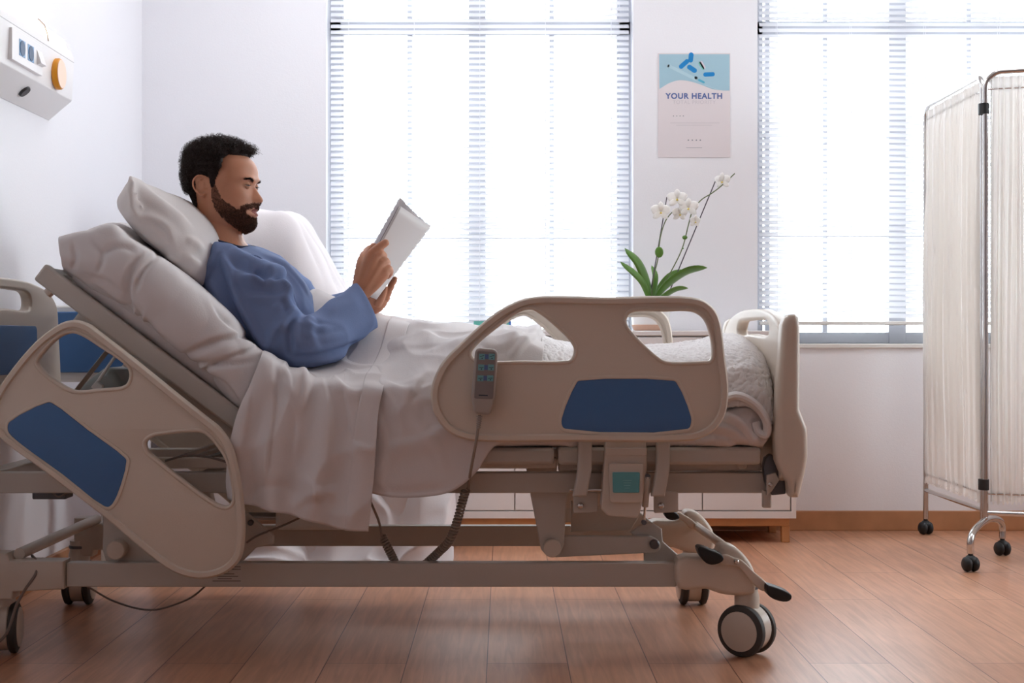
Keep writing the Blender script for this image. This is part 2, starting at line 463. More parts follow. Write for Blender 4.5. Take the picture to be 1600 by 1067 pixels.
for i, (x, y) in enumerate(((-.35,4.75),(1.85,4.45))):  # unseen ceiling panels, added to brighten the walls and room behind the bed
    e = empty('ceiling_light', (x,y,ZC-.03), ['rectangular ceiling panel light above the space behind the bed','rectangular ceiling panel light above the privacy screen'][i], 'ceiling light')
    MB().box((x-.62,y-.32,ZC-.035),(x+.62,y+.32,ZC-.001)).build('housing', white_pl, e, bevel=.004)
    MB().box((x-.6,y-.3,ZC-.042),(x+.6,y+.3,ZC-.036)).build('diffuser', fill_lamp_m, e)
# ---------------- low cabinet ----------------
cab = empty('low_cabinet', (.33,5.43,0), 'long white low cabinet with a light wooden base under the left window', 'cabinet')
cab_m = mat('white_lacquer', (228,225,224), .4); gap_m = mat('cabinet_gap', (70,66,66), .7)
wood_l = mat('light_oak', (205,150,100), .45, var=.2, vscale=12)
cx0, cx1, cy0, cy1 = -.42, 1.083, 5.265, 5.60
MB().box((cx0,cy0+.022,.092),(cx1,cy1,.768)).build('body', cab_m, cab, bevel=.002)
MB().box((cx0-.004,cy0,.768),(cx1+.004,cy1,.787)).build('top', cab_m, cab, bevel=.003)
for fx in (cx0,cx1-.017): MB().box((fx,cy0,.092),(fx+.017,cy0+.022,.768)).build('side_edge', cab_m, cab)
MB().box((cx0+.017,cy0,.092),(cx1-.017,cy0+.022,.118)).build('bottom_edge', cab_m, cab)
dx = [cx0+.02,.041,.736,cx1-.02]
for i in range(3):
    d = MB().box((dx[i]+.002,cy0+.002,.122),(dx[i+1]-.002,cy0+.0215,.762)).build('door', cab_m, cab, bevel=.0015)
MB().box((cx0+.03,cy0+.02,.06),(cx1-.02,cy1-.03,.0915)).build('base_rail', wood_l, cab, bevel=.003)
for x in (cx0+.03,cx1-.05):
    for y in (cy0+.02,cy1-.06): MB().box((x,y,0),(x+.03,y+.03,.06)).build('foot', wood_l, cab, bevel=.003)
# books on cabinet
zc = .7875
b = MB().box((-.165,5.31,zc),(.069,5.48,zc+.0095)).build('book', mat('navy_cover',(52,66,104),.4), bevel=.002)
tag(b, 'thin dark blue book lying flat on the low cabinet, below the teal book', 'book')
b = empty('book', (-.04,5.39,zc+.0096), 'thick teal book lying on top of the thin dark blue book', 'book')
x0, x1, ya, ybk = -.112, .026, 5.315, 5.45; z0 = zc+.0097
MB().box((x0,ya,z0),(x1,ybk,z0+.0025)).box((x0,ya,z0+.0235),(x1,ybk,z0+.026)).box((x0,ya,z0),(x1,ya+.0025,z0+.026)).build('cover', mat('teal_cover',(104,186,172),.45), b, bevel=.001)
MB().box((x0+.003,ya+.0035,z0+.003),(x1-.003,ybk-.003,z0+.023)).build('pages', mat('paper',(238,236,230),.8), b)
MB().box((x1-.006,ya-.0005,z0),(x1+.001,ya+.003,z0+.0262)).build('spine_band', mat('band_blue',(70,120,196),.45), b)

# ---------------- orchid ----------------
OY = 5.40
def O(px, py, dy=0): return P(px, py, OY+dy)
orc = empty('potted_orchid', (O(1017,517)[0], OY, zc), 'white flowering orchid in a white pot on the low cabinet', 'potted plant')
po = Vector((O(1017,517)[0], OY, zc))
pot = MB().lathe([(.001,.004),(.066,.004),(.072,.03),(.076,.12),(.0775,.13),(.073,.13),(.069,.115),(.001,.115)], po, n=40).build('pot', mat('white_ceramic',(238,236,234),.25), orc, smooth=True)
MB().lathe([(.001,0),(.06,0),(.067,.004),(.0735,.021),(.07,.0225),(.001,.0225)], po, n=40).build('pot_base', mat('terracotta_band',(206,168,146),.6), orc, smooth=True)
leaf_m = mat('orchid_leaf', (92,136,52), .35, var=.25, vscale=20)
def leaf(pts, w, tw=0.3):
    q = resamp(pts, 16); mb = MB(); vs = []
    for i, p in enumerate(q):
        p = Vector(p); t = Vector(q[min(i+1,15)])-Vector(q[max(i-1,0)]); t.normalize()
        s = Vector((0,1,0)).cross(t); s.normalize(); sd = (s*math.cos(tw)+Vector((0,1,0))*math.sin(tw)).normalized()
        n = t.cross(sd).normalized(); u = i/15
        ww = w*(.35+.65*math.sin(math.pi*min(1,u*.95+.03))**.7)*(1 if u < .8 else math.sqrt(max(0,1-((u-.8)/.2)**2))*.98+.02)
        for k in (-1,-.5,0,.5,1): vs.append(p+sd*ww*k+n*(ww*.28*(k*k)))
    fs = [(i*5+k,i*5+k+1,(i+1)*5+k+1,(i+1)*5+k) for i in range(15) for k in range(4)]
    mb.add(vs, fs); o = mb.build('leaf', leaf_m, orc, smooth=True, ang=80)
    md = o.modifiers.new('s','SOLIDIFY'); md.thickness = .0016; return o
leaf([O(1018,470),O(1012,440,-.01),O(998,408,-.03),O(976,388,-.05)], .029, .9)
leaf([O(1016,470),O(1005,440,-.05),O(990,424,-.08),O(969,409,-.1)], .021, .9)
leaf([O(1022,470),O(1045,445,-.02),O(1075,425,-.04),O(1105,418,-.06)], .027, 1.0)
leaf([O(1022,475),O(1030,455,.04),O(1048,432,.06),O(1070,422,.08)], .02, .8)
leaf([O(1024,475),O(1040,462,-.06),O(1058,452,-.09),O(1075,450,-.11)], .016, .9)
leaf([O(1018,475),O(1022,450,.02),O(1024,430,.03),O(1018,415,.05)], .012, .2)
for pts, r in (([O(1017,470),O(1022,430,-.02),O(1028,404,-.03),O(1032,370,-.03),O(1040,345,-.03),O(1050,332,-.03),O(1062,324,-.03)], .0022),
               ([O(1022,470),O(1048,425,-.03),O(1066,388,-.04),O(1076,350,-.04),O(1082,330,-.04),O(1096,312,-.04),O(1112,302,-.05),O(1130,288,-.05),O(1148,271,-.05)], .0022)):
    MB().tube(cr([tuple(p) for p in pts], 6), r, 7).build('flower_stem', mat('orchid_stem',(96,110,70),.5), orc, smooth=True)
for a, b2 in ((O(1014,470,.01),O(1042,308,.01)),(O(1040,470,.01),O(1119,280,.01))):
    MB().cyl(a, b2, .0021, n=8).build('support_stake', mat('dark_stake',(66,60,72),.5), orc)
for c, s in ((O(1030,394,-.045),(.016,.005,.021)),(O(1070,371,-.045),(.010,.006,.008)),(O(1067,388,-.04),(.003,.003,.003))):
    MB().ell(c, s).build('bud', leaf_m, orc, smooth=True)
pet = mat('white_petal', (250,249,246), .5, trans=.35); yel = mat('yellow_throat', (226,206,90), .5)
def flower(c, s, ry, rx):
    rot = Matrix.Rotation(ry,3,'Z')@Matrix.Rotation(rx,3,'X')
    mb = MB()
    for k, (ang, L, W) in enumerate(((90,1,.62),(18+5,1.05,.95),(162-5,1.05,.95),(-40,.95,.6),(220,.95,.6))):
        a = R(ang); d = Vector((math.cos(a),0,math.sin(a))); e = Vector((-math.sin(a),0,math.cos(a)))
        vs = []
        for i in range(8):
            u = i/7; w_ = W*math.sin(math.pi*min(1,.08+u*.92))**.6*.5 if u < 1 else .02
            for kk in range(-3,4):
                v = kk/3; p = d*(L*u*.95+.03)+e*(w_*v)+Vector((0,-1,0))*(.12*math.sin(u*2.6)-.1*v*v*u)+Vector((0,.02*(k in (1,2)),0))
                vs.append(Vector(c)+rot@(p*s))
        mb.add(vs, [(i*7+j,i*7+j+1,(i+1)*7+j+1,(i+1)*7+j) for i in range(7) for j in range(6)])
    f = mb.build('flower', pet, orc, smooth=True, ang=80); f.modifiers.new('s','SOLIDIFY').thickness = .0006
    l = MB(); l.ell(Vector(c)+rot@(Vector((0,-.16,-.1))*s), (s*.1,s*.14,s*.09), rot)
    l.build('throat', yel, f, smooth=True)
FL = [(O(1032,331,-.05),.040,.2,.1),(O(1058,311,-.05),.040,-.1,-.1),(O(1076,325,-.06),.040,-.3,.05),(O(1062,334,-.03),.034,.3,.3),(O(1086,346,-.07),.026,.5,.2),(O(1129,283,-.05),.034,-.6,.15)]
for f in FL: flower(*f)

# ---------------- poster ----------------
pa, pb = P(1028,83,YB), P(1141,246,YB)
pw, ph = pb[0]-pa[0], pa[2]-pb[2]; px0, pz0 = pa[0], pb[2]
pos = empty('poster', (px0+pw/2, YB-.002, pz0+ph/2), 'health poster with blue pills picture on the wall between the windows', 'poster')
MB().box((px0,YB-.0022,pz0),(px0+pw,YB-.0006,pz0+ph)).build('paper', mat('poster_paper',(222,214,216),.5), pos)
def flat(name, pts, m, y, par=pos):
    mb = MB(); mb.prism([Vector((px0+x*pw, YB-y, pz0+(1-z)*ph)) for x, z in pts], (0,.0003,0)); return mb.build(name, m, par)
sky_b = mat('poster_sky',(160,194,208),.5)
top = [(.015,.012),(.99,.012),(.99,.36)]+[tuple(q) for q in cr([(.9,.36),(.75,.345),(.6,.305),(.42,.268),(.28,.262),(.15,.29),(.02,.345)],5)]
pic = flat('picture', top, sky_b, .0026)
def caps(cx, cz, L, W, a, m):
    pts = []; asp = pw/ph
    for i in range(20):
        t = 2*math.pi*i/20; x = math.cos(t)*W; x += (L-W) if math.cos(t) > 0 else -(L-W); y = math.sin(t)*W
        pts.append((cx+x*math.cos(a)-y*math.sin(a), cz+(x*math.sin(a)+y*math.cos(a))*asp))
    flat('pill', pts, m, .003, pic)
pill = mat('pill_blue',(24,130,196),.4)
for c in ((.455,.043,.07,.034,R(95)),(.36,.105,.085,.032,R(-42)),(.47,.152,.075,.034,R(33)),(.705,.205,.08,.03,R(-3))): caps(*c, pill)
caps(.615,.115,.06,.022,R(60), mat('pill_pink',(214,208,216),.5)); caps(.60,.122,.06,.02,R(60), mat('pill_green',(120,196,184),.5))
syr = mat('syringe_pale',(176,206,216),.4)
caps(.33,.185,.23,.022,R(26), syr); caps(.14,.13,.03,.012,R(-64), syr)
caps(.525,.238,.022,.02,R(26), mat('syringe_dark',(58,70,78),.4)); caps(.6,.27,.05,.015,R(26), mat('syringe_teal',(84,170,196),.4)); caps(.74,.33,.1,.004,R(20), syr)
def text(s, x, z, size, m, par=pos, bold=0, align='CENTER', y=.0026, name='lettering'):
    cu = bpy.data.curves.new('t','FONT'); cu.body = s; cu.size = size; cu.offset = bold; cu.align_x = align; cu.space_character = 1.12
    o = bpy.data.objects.new('t', cu); C.objects.link(o); bpy.context.view_layer.update()
    me = bpy.data.meshes.new_from_object(o.evaluated_get(bpy.context.evaluated_depsgraph_get()))
    bpy.data.objects.remove(o)
    for v in me.vertices: v.co = Vector((px0+x*pw+v.co.x, YB-y, pz0+(1-z)*ph+v.co.y))
    me.materials.clear(); return link_mesh(name, me, m, par, False)
text('YOUR HEALTH', .5, .437, .0305, mat('poster_blue_ink',(84,104,158),.6), bold=.0011)
text('TOTAL PRIORITY', .5, .487, .020, mat('poster_faint_ink',(206,198,202),.6), bold=.0003)
gi = mat('poster_grey_ink',(150,150,156),.6)
flat('lettering', [(.17,.668),(.85,.668),(.85,.6715),(.17,.6715)], mat('poster_fine_ink',(192,186,190),.6), .0026)
flat('lettering', [(.25,.69),(.75,.69),(.75,.6935),(.25,.6935)], mat('poster_fine_ink',(192,186,190),.6), .0026)
flat('lettering', [(.39,.905),(.61,.905),(.61,.909),(.39,.909)], gi, .0026)
def dot(x, z, r): flat('dot', [(x+r*math.cos(t), z+r*math.sin(t)*pw/ph) for t in [2*math.pi*i/12 for i in range(12)]], gi, .0026)
for x in (.215,.26,.305,.35): dot(x,.603,.008)
for x in (.42,.475,.53,.585): dot(x,.835,.011)
# ---------------- hospital bed ----------------
bed = empty('hospital_bed', (-.25,3.75,0), 'adjustable hospital bed with cream side rails, blue panels and raised backrest', 'bed')
YN, YFAR = 3.40, 4.08   # near and far base beams
RY, RYF = 3.262, 4.238  # side rails
MY = lambda y: 7.5-y    # mirror about the bed's centre line
def bx(name, a, b, m, par=bed, bevel=.003, rot=None, piv=None): return MB().box(a,b,rot,piv).build(name, m, par, bevel=bevel)
def pbox(x0, y0, x1, y1, Y, d, name, m, par=bed, bevel=.003):
    a = P(x0,y1,Y); b = P(x1,y0,Y); return bx(name, (a[0],Y,a[2]), (b[0],Y+d,b[2]), m, par, bevel)
def pplate(name, pts, Y, d, m, par=bed, bevel=.004, mir=False, smooth=False):
    q = pxm(pts, Y); c = Y+d/2
    if mir: c = MY(c)
    return plate(name, [q], d, bevel, side(c), m, par)
def pcyl(name, px, py, Y, r, d, m, par=bed, bevel=.002):
    c = P(px,py,Y); mb = MB().lathe([(r*.0,0),(r-bevel,0),(r,bevel),(r,d-bevel),(r-bevel,d),(0,d)], c, (0,1,0), 28); return mb.build(name, m, par, smooth=True)

foot_out = [(829,464),(950,464),(1079,464),(1104,472),(1122.5,494),(1132,553),(1138,612),(1132,650),(1113,675),(1088,687),(1060,690),(900,690),(755,690),(728,687),(700.6,675),(682,653),(673,622),(676,597),(691,565.6),(722.5,533),(763,497),(794,476.5)]
foot_h1 = [(738,550),(747.5,537.5),(779,511),(810,489),(829,484),(844,491),(891,534),(896.6,547),(891,561),(879,563.4),(815,563.4),(750.6,563),(740,558)]
foot_h2 = [(979,501),(983.5,490.6),(994,487),(1036,487),(1079,487),(1094,494),(1104,509),(1111.6,550),(1108,562.5),(1096,564),(1041,564),(1029,558),(983.5,513)]
foot_bl = [(905,594),(1050.6,594),(1057,598),(1079,650),(1079,662),(1074,670),(883,670),(878,665.6),(877,653),(900.6,597)]
head_out = [(121,500),(140.6,506),(157,518),(220,567),(281,616.5),(323,650),(346,669),(363,695),(377,752.5),(382.7,800),(382.7,843),(377,872),(355,894),(319,904),(290,900),(261,887),(163,807),(65,732.6),(0,683),(-14,660),(-12,630),(4,598),(56,534),(90,508),(105,501.5)]
head_h1 = [(61,566),(66,556),(95.6,526.5),(112.5,521),(126.5,524),(157.4,543),(199.6,574),(203,588),(197,601),(157,606.5),(121,609.5),(107,605),(67.5,577)]
head_h2 = [(230,691),(239,683),(253,680),(306,675),(320.5,678),(344.6,705),(355.5,727),(363,781),(357,789),(344.6,788),(319,772.5),(246.6,716),(232,702)]
head_bl = [(14,667),(17,658.6),(76,628),(84,629),(140,671),(197.7,714.5),(200,720),(185,774),(174,790.6),(165,790.6),(100,741),(36,694.5),(16,676)]
def inset(c, d):
    """shrink a closed outline by d (same units)"""
    q = np.array(c); k = len(q); out = []
    ar = sum(q[i][0]*q[(i+1)%k][1]-q[(i+1)%k][0]*q[i][1] for i in range(k)); s = 1 if ar > 0 else -1
    for i in range(k):
        t = q[(i+2)%k]-q[i-2]; t /= np.linalg.norm(t)+1e-9; n = np.array([-t[1], t[0]])*s
        out.append(tuple(q[i]+n*d))
    return out
def rail(out, h1, h2, blue, Y, label=None):
    Yp = RY
    o_, a_, b_ = [pxm(cr(c, 5, True), Yp) for c in (out, h1, h2)]
    bl_ = pxm([q for q in cr(blue, 3, True)], Yp)
    r = plate('side_rail', [inset(o_, .004), inset(a_, -.003), inset(b_, -.003)], .018, .005, side(Y), cream, bed)
    plate('rail_rim', [o_, inset(o_, .021)], .032, .0155, side(Y), cream, r, seg=5)
    for h in (a_, b_): plate('opening_rim', [inset(h, -.010), h], .024, .006, side(Y), cream, r)
    sg = -1 if Y < 3.75 else 1
    plate('panel_frame', [inset(bl_, -.007), inset(bl_, .001)], .005, .002, side(Y+sg*.0095), cream, r)
    plate('blue_panel', [inset(bl_, .001)], .004, .0012, side(Y+sg*.0095), blue_m, r)['label'] = 'blue inlay panel'
    return r
railF = rail(foot_out, foot_h1, foot_h2, foot_bl, RY)
railH = rail(head_out, head_h1, head_h2, head_bl, RY)
rail(foot_out, foot_h1, foot_h2, foot_bl, RYF)
rail(head_out, head_h1, head_h2, head_bl, RYF)

# end boards (YZ outlines)
def endboard(name, X, ztop, zbot, zh1, zh2, blz, thick, hn=.24):
    yn, yf = 3.315, 4.185; ym = 3.75
    mp = lambda y, z, t: Vector((X+t, y, z))
    o_ = cr([(yn,zbot),(yn,ztop-.12),(yn+.014,ztop-.065),(yn+.08,ztop-.028),(ym-.2,ztop-.004),(ym,ztop+.002),(ym+.2,ztop-.004),(yf-.08,ztop-.028),(yf-.014,ztop-.065),(yf,ztop-.12),(yf,zbot),(ym,zbot)], 5, True)
    hole = cr([(yn+hn+.015,zh1),(ym,zh1),(yf-.255,zh1),(yf-.24,zh1+.012),(yf-.245,zh2-.012),(yf-.275,zh2+.002),(ym+.08,zh2+.006),(ym,zh2+.007),(ym-.08,zh2+.006),(yn+hn+.035,zh2+.002),(yn+hn+.005,zh2-.012),(yn+hn,zh1+.012)], 4, True)
    r = plate(name, [o_, hole], thick, .0075, mp, cream, bed, seg=4)
    for s in (-1, 1):
        b = plate('blue_panel', [rpoly([(yn+.2,blz[0],.02),(yf-.2,blz[0],.02),(yf-.2,blz[1],.02),(yn+.2,blz[1],.02)])], .004, .0012, lambda y,z,t,s=s: Vector((X+s*(thick/2)+t,y,z)), blue_m, r)
        b['label'] = 'blue inlay panel'
    # thick rounded corner columns with bumpers
    return r
fb = endboard('footboard', .662, .835, .44, .772, .802, (.56,.70), .032, .15)
hb = endboard('headboard', -1.325, .918, .50, .84, .885, (.665,.795), .032)
fprof = [(1218,508),(1222,497),(1229,492),(1238,491),(1244,497),(1246,511),(1245.5,639),(1250,650),(1257,668),(1258,680),(1258,714),(1253,740),(1246,770),(1243,775),(1232,775),(1229,770),(1227,752),(1216,735),(1209,718),(1207,682),(1211,600),(1214.5,560)]
for y, s in ((3.322,1),(7.5-3.322,-1)):
    plate('corner_column', [pxm(fprof, 3.33)], .062, .016, side(y), cream, fb, seg=4)
    q = [(2*(CX+(-.332)*F/3.33)-p[0], p[1]-30) for p in fprof]

# mattress platform
foot_pl = P(1189,697,3.33); knee = P(370,697,3.33)
for y0, m_ in ((3.325,0),):
    bx('platform_section', (knee[0],3.325,.466), (P(866,0,3.33)[0],4.175,.505), grey_st, bevel=.008)
    bx('platform_section', (P(872,0,3.33)[0],3.325,.466), (foot_pl[0],4.175,.507), grey_st, bevel=.008)
# backrest frame
A = P(62,424,3.33); B = P(378,662,3.33); dv = (B-A); ln = math.hypot(dv[0],dv[2]); ang = math.atan2(-dv[2],dv[0])
rot = Matrix.Rotation(ang,3,'Y')
def brbox(name, u0, u1, w0, w1, y0, y1, m, par=bed, bevel=.006):
    # u along backrest from its top, w perpendicular (up positive)
    mb = MB().box((u0,y0,w0),(u1,y1,w1)); mb.v = [tuple(A*1+rot@Vector((v[0],0,v[2]))+Vector((0,v[1]-A[1],0))) for v in mb.v]
    return mb.build(name, m, par, bevel=bevel)
bk = brbox('backrest_frame', 0, ln, -.0235, .0235, 3.325, 3.352, grey_st)
brbox('backrest_rail', 0, ln, -.0235, .0235, 4.148, 4.175, grey_st, bk)
brbox('backrest_end', 0, .035, -.016, .016, 3.352, 4.148, grey_st, bk)
slats_n = 9
for i in range(slats_n):
    u = .06+i*(ln-.1)/slats_n; brbox('backrest_slat', u, u+.035, -.012, .002, 3.352, 4.148, grey_st, bk, bevel=.002)
brbox('backrest_lift_beam', .12, ln+.04, -.062, -.022, 3.37, 3.40, grey_st, bk, bevel=.004)
brbox('backrest_lift_beam', .12, ln+.04, -.062, -.022, 4.10, 4.13, grey_st, bk, bevel=.004)
mb = MB(); mb.cyl(P(92,444,3.345), P(74,459,3.345), .0115); mb.build('end_stop', cream, bk, smooth=True)

# upper frame
for y in (3.375, 4.085):
    n0 = P(120,0,3.39)
    bx('frame_beam', (-1.21,y,.394), (P(1196,0,3.39)[0],y+.04,.443), grey_st)
for px in (-60,300,640,1150): x = P(px,0,3.39)[0]; bx('cross_beam', (x,3.415,.40), (x+.05,4.085,.436), grey_st)
# thin upper longeron seen behind the head rail
bx('frame_lip', (P(235,0,3.39)[0],3.38,.452), (P(870,0,3.39)[0],3.405,.478), cream_d)
bx('frame_lip', (P(872,0,3.39)[0],3.39,.445), (P(1190,0,3.39)[0],3.41,.464), cream_d)

# base frame
for y in (YN, YFAR-.02):
    bx('base_beam', (P(103,0,YN)[0],y,.167), (P(1057,0,YN)[0],y+.035,.225), grey_st)
    far = y > 3.7
    dd = 1.0
    # end castings
    pts = [(1057,869),(1100,866),(1118,858),(1122,850),(1134,848),(1150,855),(1166,872),(1175,890),(1176,920),(1170,925),(1130,925),(1112,920),(1100,916),(1057,915)]
    yy = 3.385 if not far else 4.045
    plate('end_casting', [pxm(cr(pts,3,True), 3.42)], .075, .012, side(yy+.03), cream, bed)
    pts = [(3,868),(104,874),(104,918),(18,921),(18,935),(0,935)]
    plate('end_bracket', [pxm([(-10,862),(16,862),(20,874),(104,874),(104,918),(26,922),(24,934),(-10,934)], 3.41)], .06, .005, side(yy+.03), cream_d, bed)
# castor locking crossbars
x = P(40,0,3.41)[0]
MB().tube([Vector((P(30,870,3.42)[0],3.42,.243)),Vector((P(30,870,3.42)[0],4.07,.243))], .014, 14).build('lock_bar', cream_d, bed, smooth=True)
MB().tube([P(1150,867,3.41),P(1086,820,4.05)], .0115, 14).build('lock_bar', cream, bed, smooth=True)
def castor(px, py, Y, yaw, name='castor'):
    """twin-wheel castor, wheel centre at px,py"""
    c = P(px,py,Y); c[2] = .0625; rw = .0625
    e = empty(name, c); setparent_e(e)
    ax = Vector((math.sin(yaw), math.cos(yaw), 0))
    for s, col in ((-1,0),(1,0)):
        o = c+ax*(.022*s)
        a2 = ax*s
        w_ = MB().lathe([(.02,0),(rw-.006,.0),(rw-.001,.004),(rw,.010),(rw-.002,.017),(rw-.010,.021),(.046,.0215),(.02,.0215)], o-a2*.004, a2, 40).build('tyre', dark_r, e, smooth=True)
        MB().lathe([(.0,.0),(.0475,0),(.0475,.0035),(.043,.0055),(0,.007)], o+a2*.0155, a2, 40).build('wheel_disc', cream_d, w_, smooth=True)
    side_ = ax.cross(Vector((0,0,1)))
    MB().lathe([(0,-.02),(.054,-.02),(.0575,-.016),(.0575,.016),(.054,.02),(0,.02)], c+Vector((0,0,.0035)), ax, 36).build('hub_cover', cream_d, e, smooth=True)
    off = side_*.0
    top = .195
    MB().lathe([(0,.05),(.030,.05),(.030,.06+.02),(.0265,.09),(.0265,top-.0625-.012),(0,top-.0625-.012)], c+off, (0,0,1), 28).build('stem', cream_d, e, smooth=True)
    MB().lathe([(.0265,.098),(.029,.099),(.029,.106),(.0265,.107)], c+off, (0,0,1), 28).build('stem_ring', steel_d, e, smooth=True)
    return e
def setparent_e(e):
    setparent(e, bed)
castor(1167,984,3.42,R(38)); castor(4,984,3.44,R(80))
castor(1082,908,4.07,R(88)); castor(124,908,4.07,R(86))

# foot pedals
rk = cr([(1124,869),(1134,866),(1147,871),(1159,875),(1178,893),(1199,913),(1197,921),(1191,923),(1178.5,914),(1166,900),(1154,886),(1145,884),(1126,881)],4,True)
plate('pedal_arm', [pxm(rk,3.37)], .012, .004, side(3.372), cream, bed)
plate('pedal_arm', [pxm(cr([(1058,800),(1072,806),(1084,814),(1090,822),(1080,826),(1068,815),(1056,808)],4,True),4.0)], .012, .004, side(4.0), cream, bed)
plate('pedal_arm', [pxm(rk,3.37)], .012, .004, side(MY(3.372)), cream, bed)
def pad(pts, Y, d=.055):
    return plate('pedal_pad', [pxm(cr(pts,3,True),Y)], d, .004, side(Y), black_r, bed)
pad([(1088,855),(1092,852),(1110,858),(1126,865),(1128,872),(1120,878),(1105,879),(1094,870)], 3.36)
pad([(1196,911),(1200,912),(1218,918),(1233,926),(1233,933),(1226,937),(1208,934),(1196,925)], 3.36)
pad([(1036,796),(1042,795),(1058,802),(1060,808),(1050,811),(1040,808)], 4.0)
pcyl('bolt', 1151, 878, 3.355, .006, .02, chrome)

# lift linkage under foot section
lk = pplate('lift_leg', rpoly([(828,768),(887,768),(881,852,8),(874,869,12),(856,871,14),(845,858,12)]), 3.405, .03, grey_st)
pplate('lift_leg', rpoly([(828,768),(887,768),(881,852,8),(874,869,12),(856,871,14),(845,858,12)]), 3.405, .03, grey_st, mir=True)
pcyl('pivot_knob', 863, 857, 3.385, .0215, .03, cream_d)
pplate('lift_arm', rpoly([(868,837),(1018,838,10),(1032,846,12),(1032,862,10),(1018,864,8),(868,871)]), 3.43, .02, grey_st)
pplate('lift_arm', rpoly([(868,837),(1018,838,10),(1032,846,12),(1032,862,10),(1018,864,8),(868,871)]), 3.43, .02, grey_st, mir=True)
pcyl('bolt', 1023, 851, 3.415, .0115, .02, steel_d)
for mir in (0,1):
    pplate('lift_bracket', [(985,832),(1000,820),(1016,815),(1034,826),(1036,846),(1062,869),(1064,880),(1006,880),(1006,862)], 3.452, .012, grey_st, mir=bool(mir))
    pplate('lift_bracket', rpoly([(160,800,4),(246,800),(262,870,8),(262,888),(168,888,8),(160,860)]), 3.43, .05, grey_st, mir=bool(mir))
    pplate('lift_bracket', rpoly([(372,790),(392,806,8),(428,836,5),(428,850,4),(415,853,4),(400,856),(372,884)]), 3.42, .012, grey_st, mir=bool(mir))
pcyl('pivot_knob', 180, 860, 3.395, .0225, .04, cream_d)
pcyl('bolt', 391, 817, 3.408, .007, .02, steel_d)
pcyl('bolt', 12, 877, 3.40, .006, .02, steel_d)
# actuator body between the beams
bx('actuator', (P(430,0,3.6)[0],3.60,.275), (P(565,0,3.6)[0],3.70,.33), white_pl, bevel=.01)
MB().cyl(Vector((P(340,0,3.6)[0],3.65,.30)), Vector((P(430,0,3.6)[0],3.65,.30)), .015).build('actuator_rod', chrome, bed, smooth=True)
# sloping tube plate below foot frame (pinkish cover)
pplate('torsion_cover', [(892,783),(1000,806),(985,830),(892,832)], 3.50, .02, cream_d)
pplate('torsion_cover', [(892,783),(1000,806),(985,830),(892,832)], 3.50, .02, cream_d, mir=True)

# side rail mounts
def mount(mir):
    f = (lambda y: MY(y)) if mir else (lambda y: y)
    def pp(name, pts, Y, d, m, par=bed, bv=.004):
        return pplate(name, pts, Y, d, m, par, bv, mir)
    r = pp('rail_mount', rpoly([(946,684),(1010,684),(1011,730,10),(1004,785,10),(998,810,6),(950,806,6),(939,795,6),(943,740,10)]), 3.30, .055, cream_d)
    pp('latch_frame', rpoly([(951,724,4),(1006,724,4),(1004,786,6),(953,786,6)]), 3.290, .02, cream_d, r, .003)
    b = pp('release_button', rpoly([(957,738,2),(1000,738,2),(999,770,2),(958,770,2)]), 3.284, .012, teal, r, .002); b['label'] = 'teal release button'
    for k in range(4): pp('button_mark', [(973+k,750+k*4),(987-k,750+k*4),(987-k,751+k*4),(973+k,751+k*4)], 3.2835, .002, mat('button_mark',(130,190,196),.5), b, .0002)
    pp('mount_lip', rpoly([(946,700),(1011,700),(1011,712),(946,712)]), 3.294, .01, cream_d, r, .002)
    for x0, x1, cv in ((903,925,-4),(1026,1047,-6)):
        pts = [(x0,684),(x1,684),(x1+.5,710),(x1-.5,735),(x1-4,755),(x1-8,776),(x0-8,776),(x0-4,755),(x0-.5,735),(x0+.5,710)]
        pp('swing_arm', pts, 3.29 if not mir else 3.29, .03, grey_st, bed, .006)
    for x0 in (896,1022):
        pp('hinge_plate', rpoly([(x0,764,6),(x0+38,770,3),(x0+38,800,3),(x0,802,3)]), 3.33, .012, grey_st, bed, .002)
        c = P(x0+11,790,3.322); c[1] = f(c[1]); MB().ell(c,(.0078,.006,.0078)).build('bolt', chrome, bed, smooth=True)
    a = P(890,766,3.325); b2 = P(940,766,3.325); a[1] = b2[1] = f(3.325); MB().cyl(a, b2, .0035).build('hinge_pin', chrome, bed, smooth=True)
    a = P(1012,744,3.30); b2 = P(1006,816,3.33); a[1] = f(a[1]); b2[1] = f(b2[1])
    mid = a*.35+b2*.65
    MB().cyl(a, mid, .0075).build('gas_spring', grey_st, bed, smooth=True); MB().cyl(mid, b2, .003).build('spring_rod', chrome, bed, smooth=True)
    for q in (a, b2): MB().cyl(q+Vector((0,-.006,0)), q+Vector((0,.006,0)), .006).build('bolt', steel_d, bed, smooth=True)
mount(False); mount(True)
# footboard latch
for mir in (False, True):
    pplate('board_latch', rpoly([(1196,716),(1206,708,4),(1216,730),(1228,748,4),(1228,772,3),(1206,774,3),(1196,752),(1193,730)]), 3.345, .03, steel_d, bed, .003, mir)
    pplate('board_hook', rpoly([(1198,742),(1212,738),(1218,750),(1206,768),(1198,774)]), 3.338, .008, grey_st, bed, .002, mir)
    pplate('pole_socket', rpoly([(1192,766),(1206,766),(1206,794,3),(1192,794,3)]), 3.35, .02, grey_st, bed, .005, mir)
    pplate('pivot_tab', rpoly([(1152,718),(1168,718),(1168,733,6),(1152,733,6)]), 3.37, .012, grey_st, bed, .003, mir)
pcyl('bolt', 1204, 757, 3.332, .005, .01, chrome)
